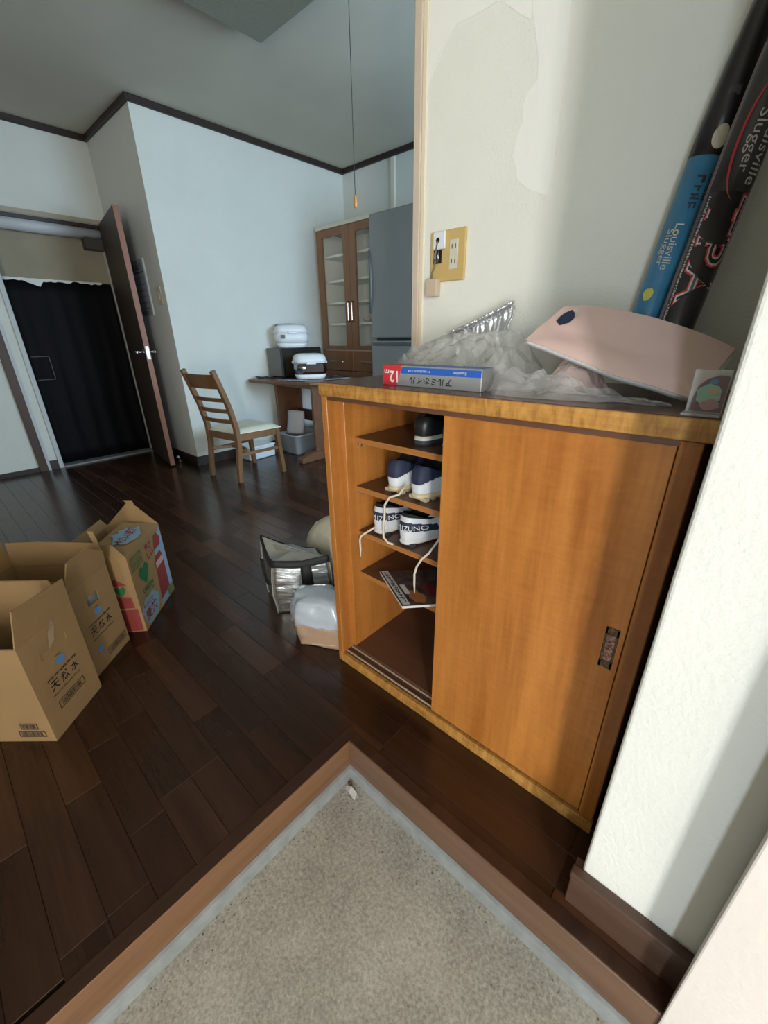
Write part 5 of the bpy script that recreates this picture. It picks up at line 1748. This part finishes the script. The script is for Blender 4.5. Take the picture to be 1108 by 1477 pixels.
# ------------------------------------------------------------------ cooler bag, wrapped parcel and cushion beside the cabinet
cb = thing('cooler_bag', 'silver insulated cooler bag with black zip trim, slumped beside the cabinet', 'cooler bag', (-0.63, 0.30, 0))
M_SILV = mat('silver_bag_film', (0.72, 0.71, 0.68, 1), 0.22, metal=0.9, bump=1.0, bump_scale=16, noise_amt=0.08, stretch=(0.7, 0.7, 3.0))
M_BTRIM = mat('black_webbing', (0.010, 0.010, 0.011, 1), 0.65, bump=0.2, bump_scale=200)
M_BTOP = mat('grey_bag_lid', (0.36, 0.355, 0.32, 1), 0.42, metal=0.3, bump=0.5, bump_scale=18)
q = [Vector((-0.612, 0.203, 0.002)), Vector((-0.468, 0.352, 0.002)), Vector((-0.600, 0.400, 0.002)), Vector((-0.765, 0.258, 0.002))]
tz = [0.224, 0.240, 0.205, 0.262]
cq = sum(q, Vector()) / 4


def bag_pt(s, v, out=0.0):
    k = int(s) % 4
    t = s - int(s)
    base = q[k].lerp(q[(k + 1) % 4], t)
    zt = tz[k] * (1 - t) + tz[(k + 1) % 4] * t - 0.030 * math.sin(math.pi * t) * (1 if k in (3,) else 0.45)
    p = base.copy()
    d = (p - cq)
    d.z = 0
    d.normalize()
    p += d * (0.010 * math.sin(math.pi * v) + out)
    p += d * 0.006 * (ridged((s * .07, v * .16, 5), 60) - .5) * math.sin(math.pi * min(1, v + .1))
    p.z = 0.002 + zt * v
    return p


NSg, NVg = 12, 22
MB().loft([[bag_pt(k + i / NSg, j / NVg) for k in range(4) for i in range(NSg)] for j in range(NVg + 1)], True, True).build('body', M_SILV, cb)
# black zip band around the top, webbing strap down the front, lid
zb = MB()
zb.loft([[bag_pt(k + i / NSg, v, o) + Vector((0, 0, dz)) for k in range(4) for i in range(NSg)] for v, o, dz in ((0.92, 0.003, 0), (0.96, 0.006, 0), (1.0, 0.005, 0.006), (1.0, -0.004, 0.010))], True)
zb.build('zip_band', M_BTRIM, cb)
lidr = []
for r in (1.0, 0.8, 0.6, 0.4, 0.2, 0.02):
    ring = []
    for k in range(4):
        for i in range(NSg):
            p = bag_pt(k + i / NSg, 1.0, -0.002)
            c_ = Vector((cq.x, cq.y, 0.240))
            pp = c_.lerp(p + Vector((0, 0, 0.008)), r)
            ring.append(pp + Vector((0, 0, 0.006 * noise.noise(pp * 22))))
    lidr.append(ring)
MB().loft(lidr, True).build('lid', M_BTOP, cb)
MB().loft([[bag_pt(0.48 + i * 0.062, j / 16, 0.003) for i in range(4)] for j in range(17)], False).build('strap', M_BTRIM, cb, solid=0.002)
MB().tube([bag_pt(3 + i / 12, 0.62 - 0.10 * math.sin(math.pi * i / 12), 0.006) for i in range(13)], 0.006, 6, flat=0.4).build('side_strap', M_BTRIM, cb)
for s_ in (0.0, 1.0, 3.0):
    MB().tube([bag_pt(s_ + 0.001, j / 12, 0.0015) for j in range(12)], 0.0028, 6).build('piping', M_BTOP, cb)

pc = thing('wrapped_parcel', 'plastic wrapped bundle with brown cardboard base beside the shoe cabinet', 'parcel', (-0.40, 0.235, 0))
pr = [Vector((-0.402, 0.142, 0)), Vector((-0.268, 0.215, 0)), Vector((-0.275, 0.300, 0)), Vector((-0.40, 0.318, 0)), Vector((-0.505, 0.235, 0)), Vector((-0.475, 0.172, 0))]
npc = len(pr)
cpc = sum(pr, Vector()) / npc


def par_pt(s, v):
    k = int(s) % npc
    t = s - int(s)
    p = pr[k].lerp(pr[(k + 1) % npc], t)
    d = p - cpc
    g = 0.90 + 0.12 * math.sin(min(1, v * 1.1) * math.pi * .6)
    if v > 0.5:
        g *= math.sqrt(max(0.0, 1 - ((v - 0.5) / 0.5) ** 2)) * 0.97 + 0.03
    zz = 0.003 + 0.215 * (v if v < .5 else .5 + .5 * math.sin((v - .5) * math.pi))
    P = cpc + d * g
    P.z = zz * 0.86
    am = (0.004 if v < .39 else 0.011) * (ridged(P + Vector((4, 2, 1)), 20) - .5)
    return P + d.normalized() * am


MB().loft([[par_pt(k + i / 8, j / 20 * 0.94) for k in range(npc) for i in range(8)] for j in range(11)], True, True).build('cardboard_base', mat('brown_parcel_card', (0.40, 0.265, 0.175, 1), 0.7, noise_amt=0.05), pc)
MB().loft([[par_pt(k + i / 8, 0.46 + j / 20 * 0.54) for k in range(npc) for i in range(8)] for j in range(21)], True, True).build('plastic_wrap', mat('milky_wrap', (0.46, 0.51, 0.58, 1), 0.14, bump=1.0, bump_scale=16, spec=0.9), pc)  # bluish cast of the light is mixed into the wrap colour
MB().tube([par_pt(5.2, .10), par_pt(5.6, .12) , par_pt(0.3, .03), par_pt(0.9, .10)], 0.0018, 6).build('fold', mat('light_card_fold', (0.55, 0.42, 0.30, 1), 0.7), pc)

cs_ = thing('floor_cushion', 'cream cloth bundle leaning behind the cooler bag and the cabinet', 'cushion', (-0.545, 0.53, 0))
cm_ = MB()
rings = []
for j in range(15):
    v = j / 14
    r = math.sin(math.pi * (0.08 + 0.92 * v)) ** 0.55 if v < 1 else 0.02
    ring = []
    for i in range(32):
        t = 2 * math.pi * i / 32
        p = Vector((-0.590 + 0.200 * r * math.cos(t), 0.530 + 0.100 * r * math.sin(t), 0.002 + 0.310 * v))
        p += Vector((math.cos(t), math.sin(t), 0)) * 0.008 * noise.noise(p * 9)
        ring.append(p)
    rings.append(ring)
cm_.loft(rings, True, True)
cm_.build('cover', mat('cream_cloth', (0.58, 0.54, 0.42, 1), 0.8, noise_amt=0.06, bump=0.3, bump_scale=14), cs_)
MB().tube([rings[11][i] + Vector((0, 0, .001)) for i in list(range(32)) + [0]], 0.002, 6).build('seam', M_CREAM, cs_)

# litter in the corner of the entrance floor
lf = thing('wrapper_scrap', 'tiny torn silver wrapper scrap in the corner of the concrete floor', 'litter', (0.035, -0.045, -0.128))
MB().add([(0.016, -0.030, -0.1270), (0.030, -0.026, -0.121), (0.052, -0.026, -0.1262), (0.068, -0.033, -0.120), (0.060, -0.044, -0.1272), (0.035, -0.041, -0.122), (0.020, -0.040, -0.1272)],
         [(0, 1, 6), (1, 5, 6), (1, 2, 5), (2, 4, 5), (2, 3, 4)]).build('scrap', mat('scrap_silver', (0.62, 0.62, 0.62, 1), 0.4, bump=0.5, bump_scale=200), lf)
MB().add([(0.010, -0.020, -0.1274), (0.020, -0.014, -0.122), (0.028, -0.020, -0.1274), (0.020, -0.028, -0.124)], [(0, 1, 3), (1, 2, 3)]).build('brown_scrap', mat('scrap_brown', (0.11, 0.04, 0.025, 1), 0.7), lf)

random.seed(31)
cr_ = MB()
for k in range(170):
    d = random.expovariate(1 / 0.03)
    if random.random() < 0.5:
        x, yv = random.uniform(0.02, 0.72), -0.013 - d
    else:
        x, yv = 0.014 + d, -random.uniform(0.02, 0.62)
    if x < 0.013 or yv > -0.012:
        continue
    r = random.uniform(0.0008, 0.0022)
    z = -0.128
    cr_.add([(x - r, yv - r, z), (x + r, yv - r * .6, z), (x, yv + r, z), (x, yv, z + r * 1.2)], [(0, 1, 3), (1, 2, 3), (2, 0, 3), (0, 2, 1)])
co = cr_.build('dirt_crumbs', mat('dirt_brown', (0.13, 0.105, 0.07, 1), 0.9, noise_amt=0.5, noise_scale=40))
tag(co, 'scattered dirt crumbs along the edges of the concrete entrance floor', 'dirt')
co['kind'] = 'stuff'
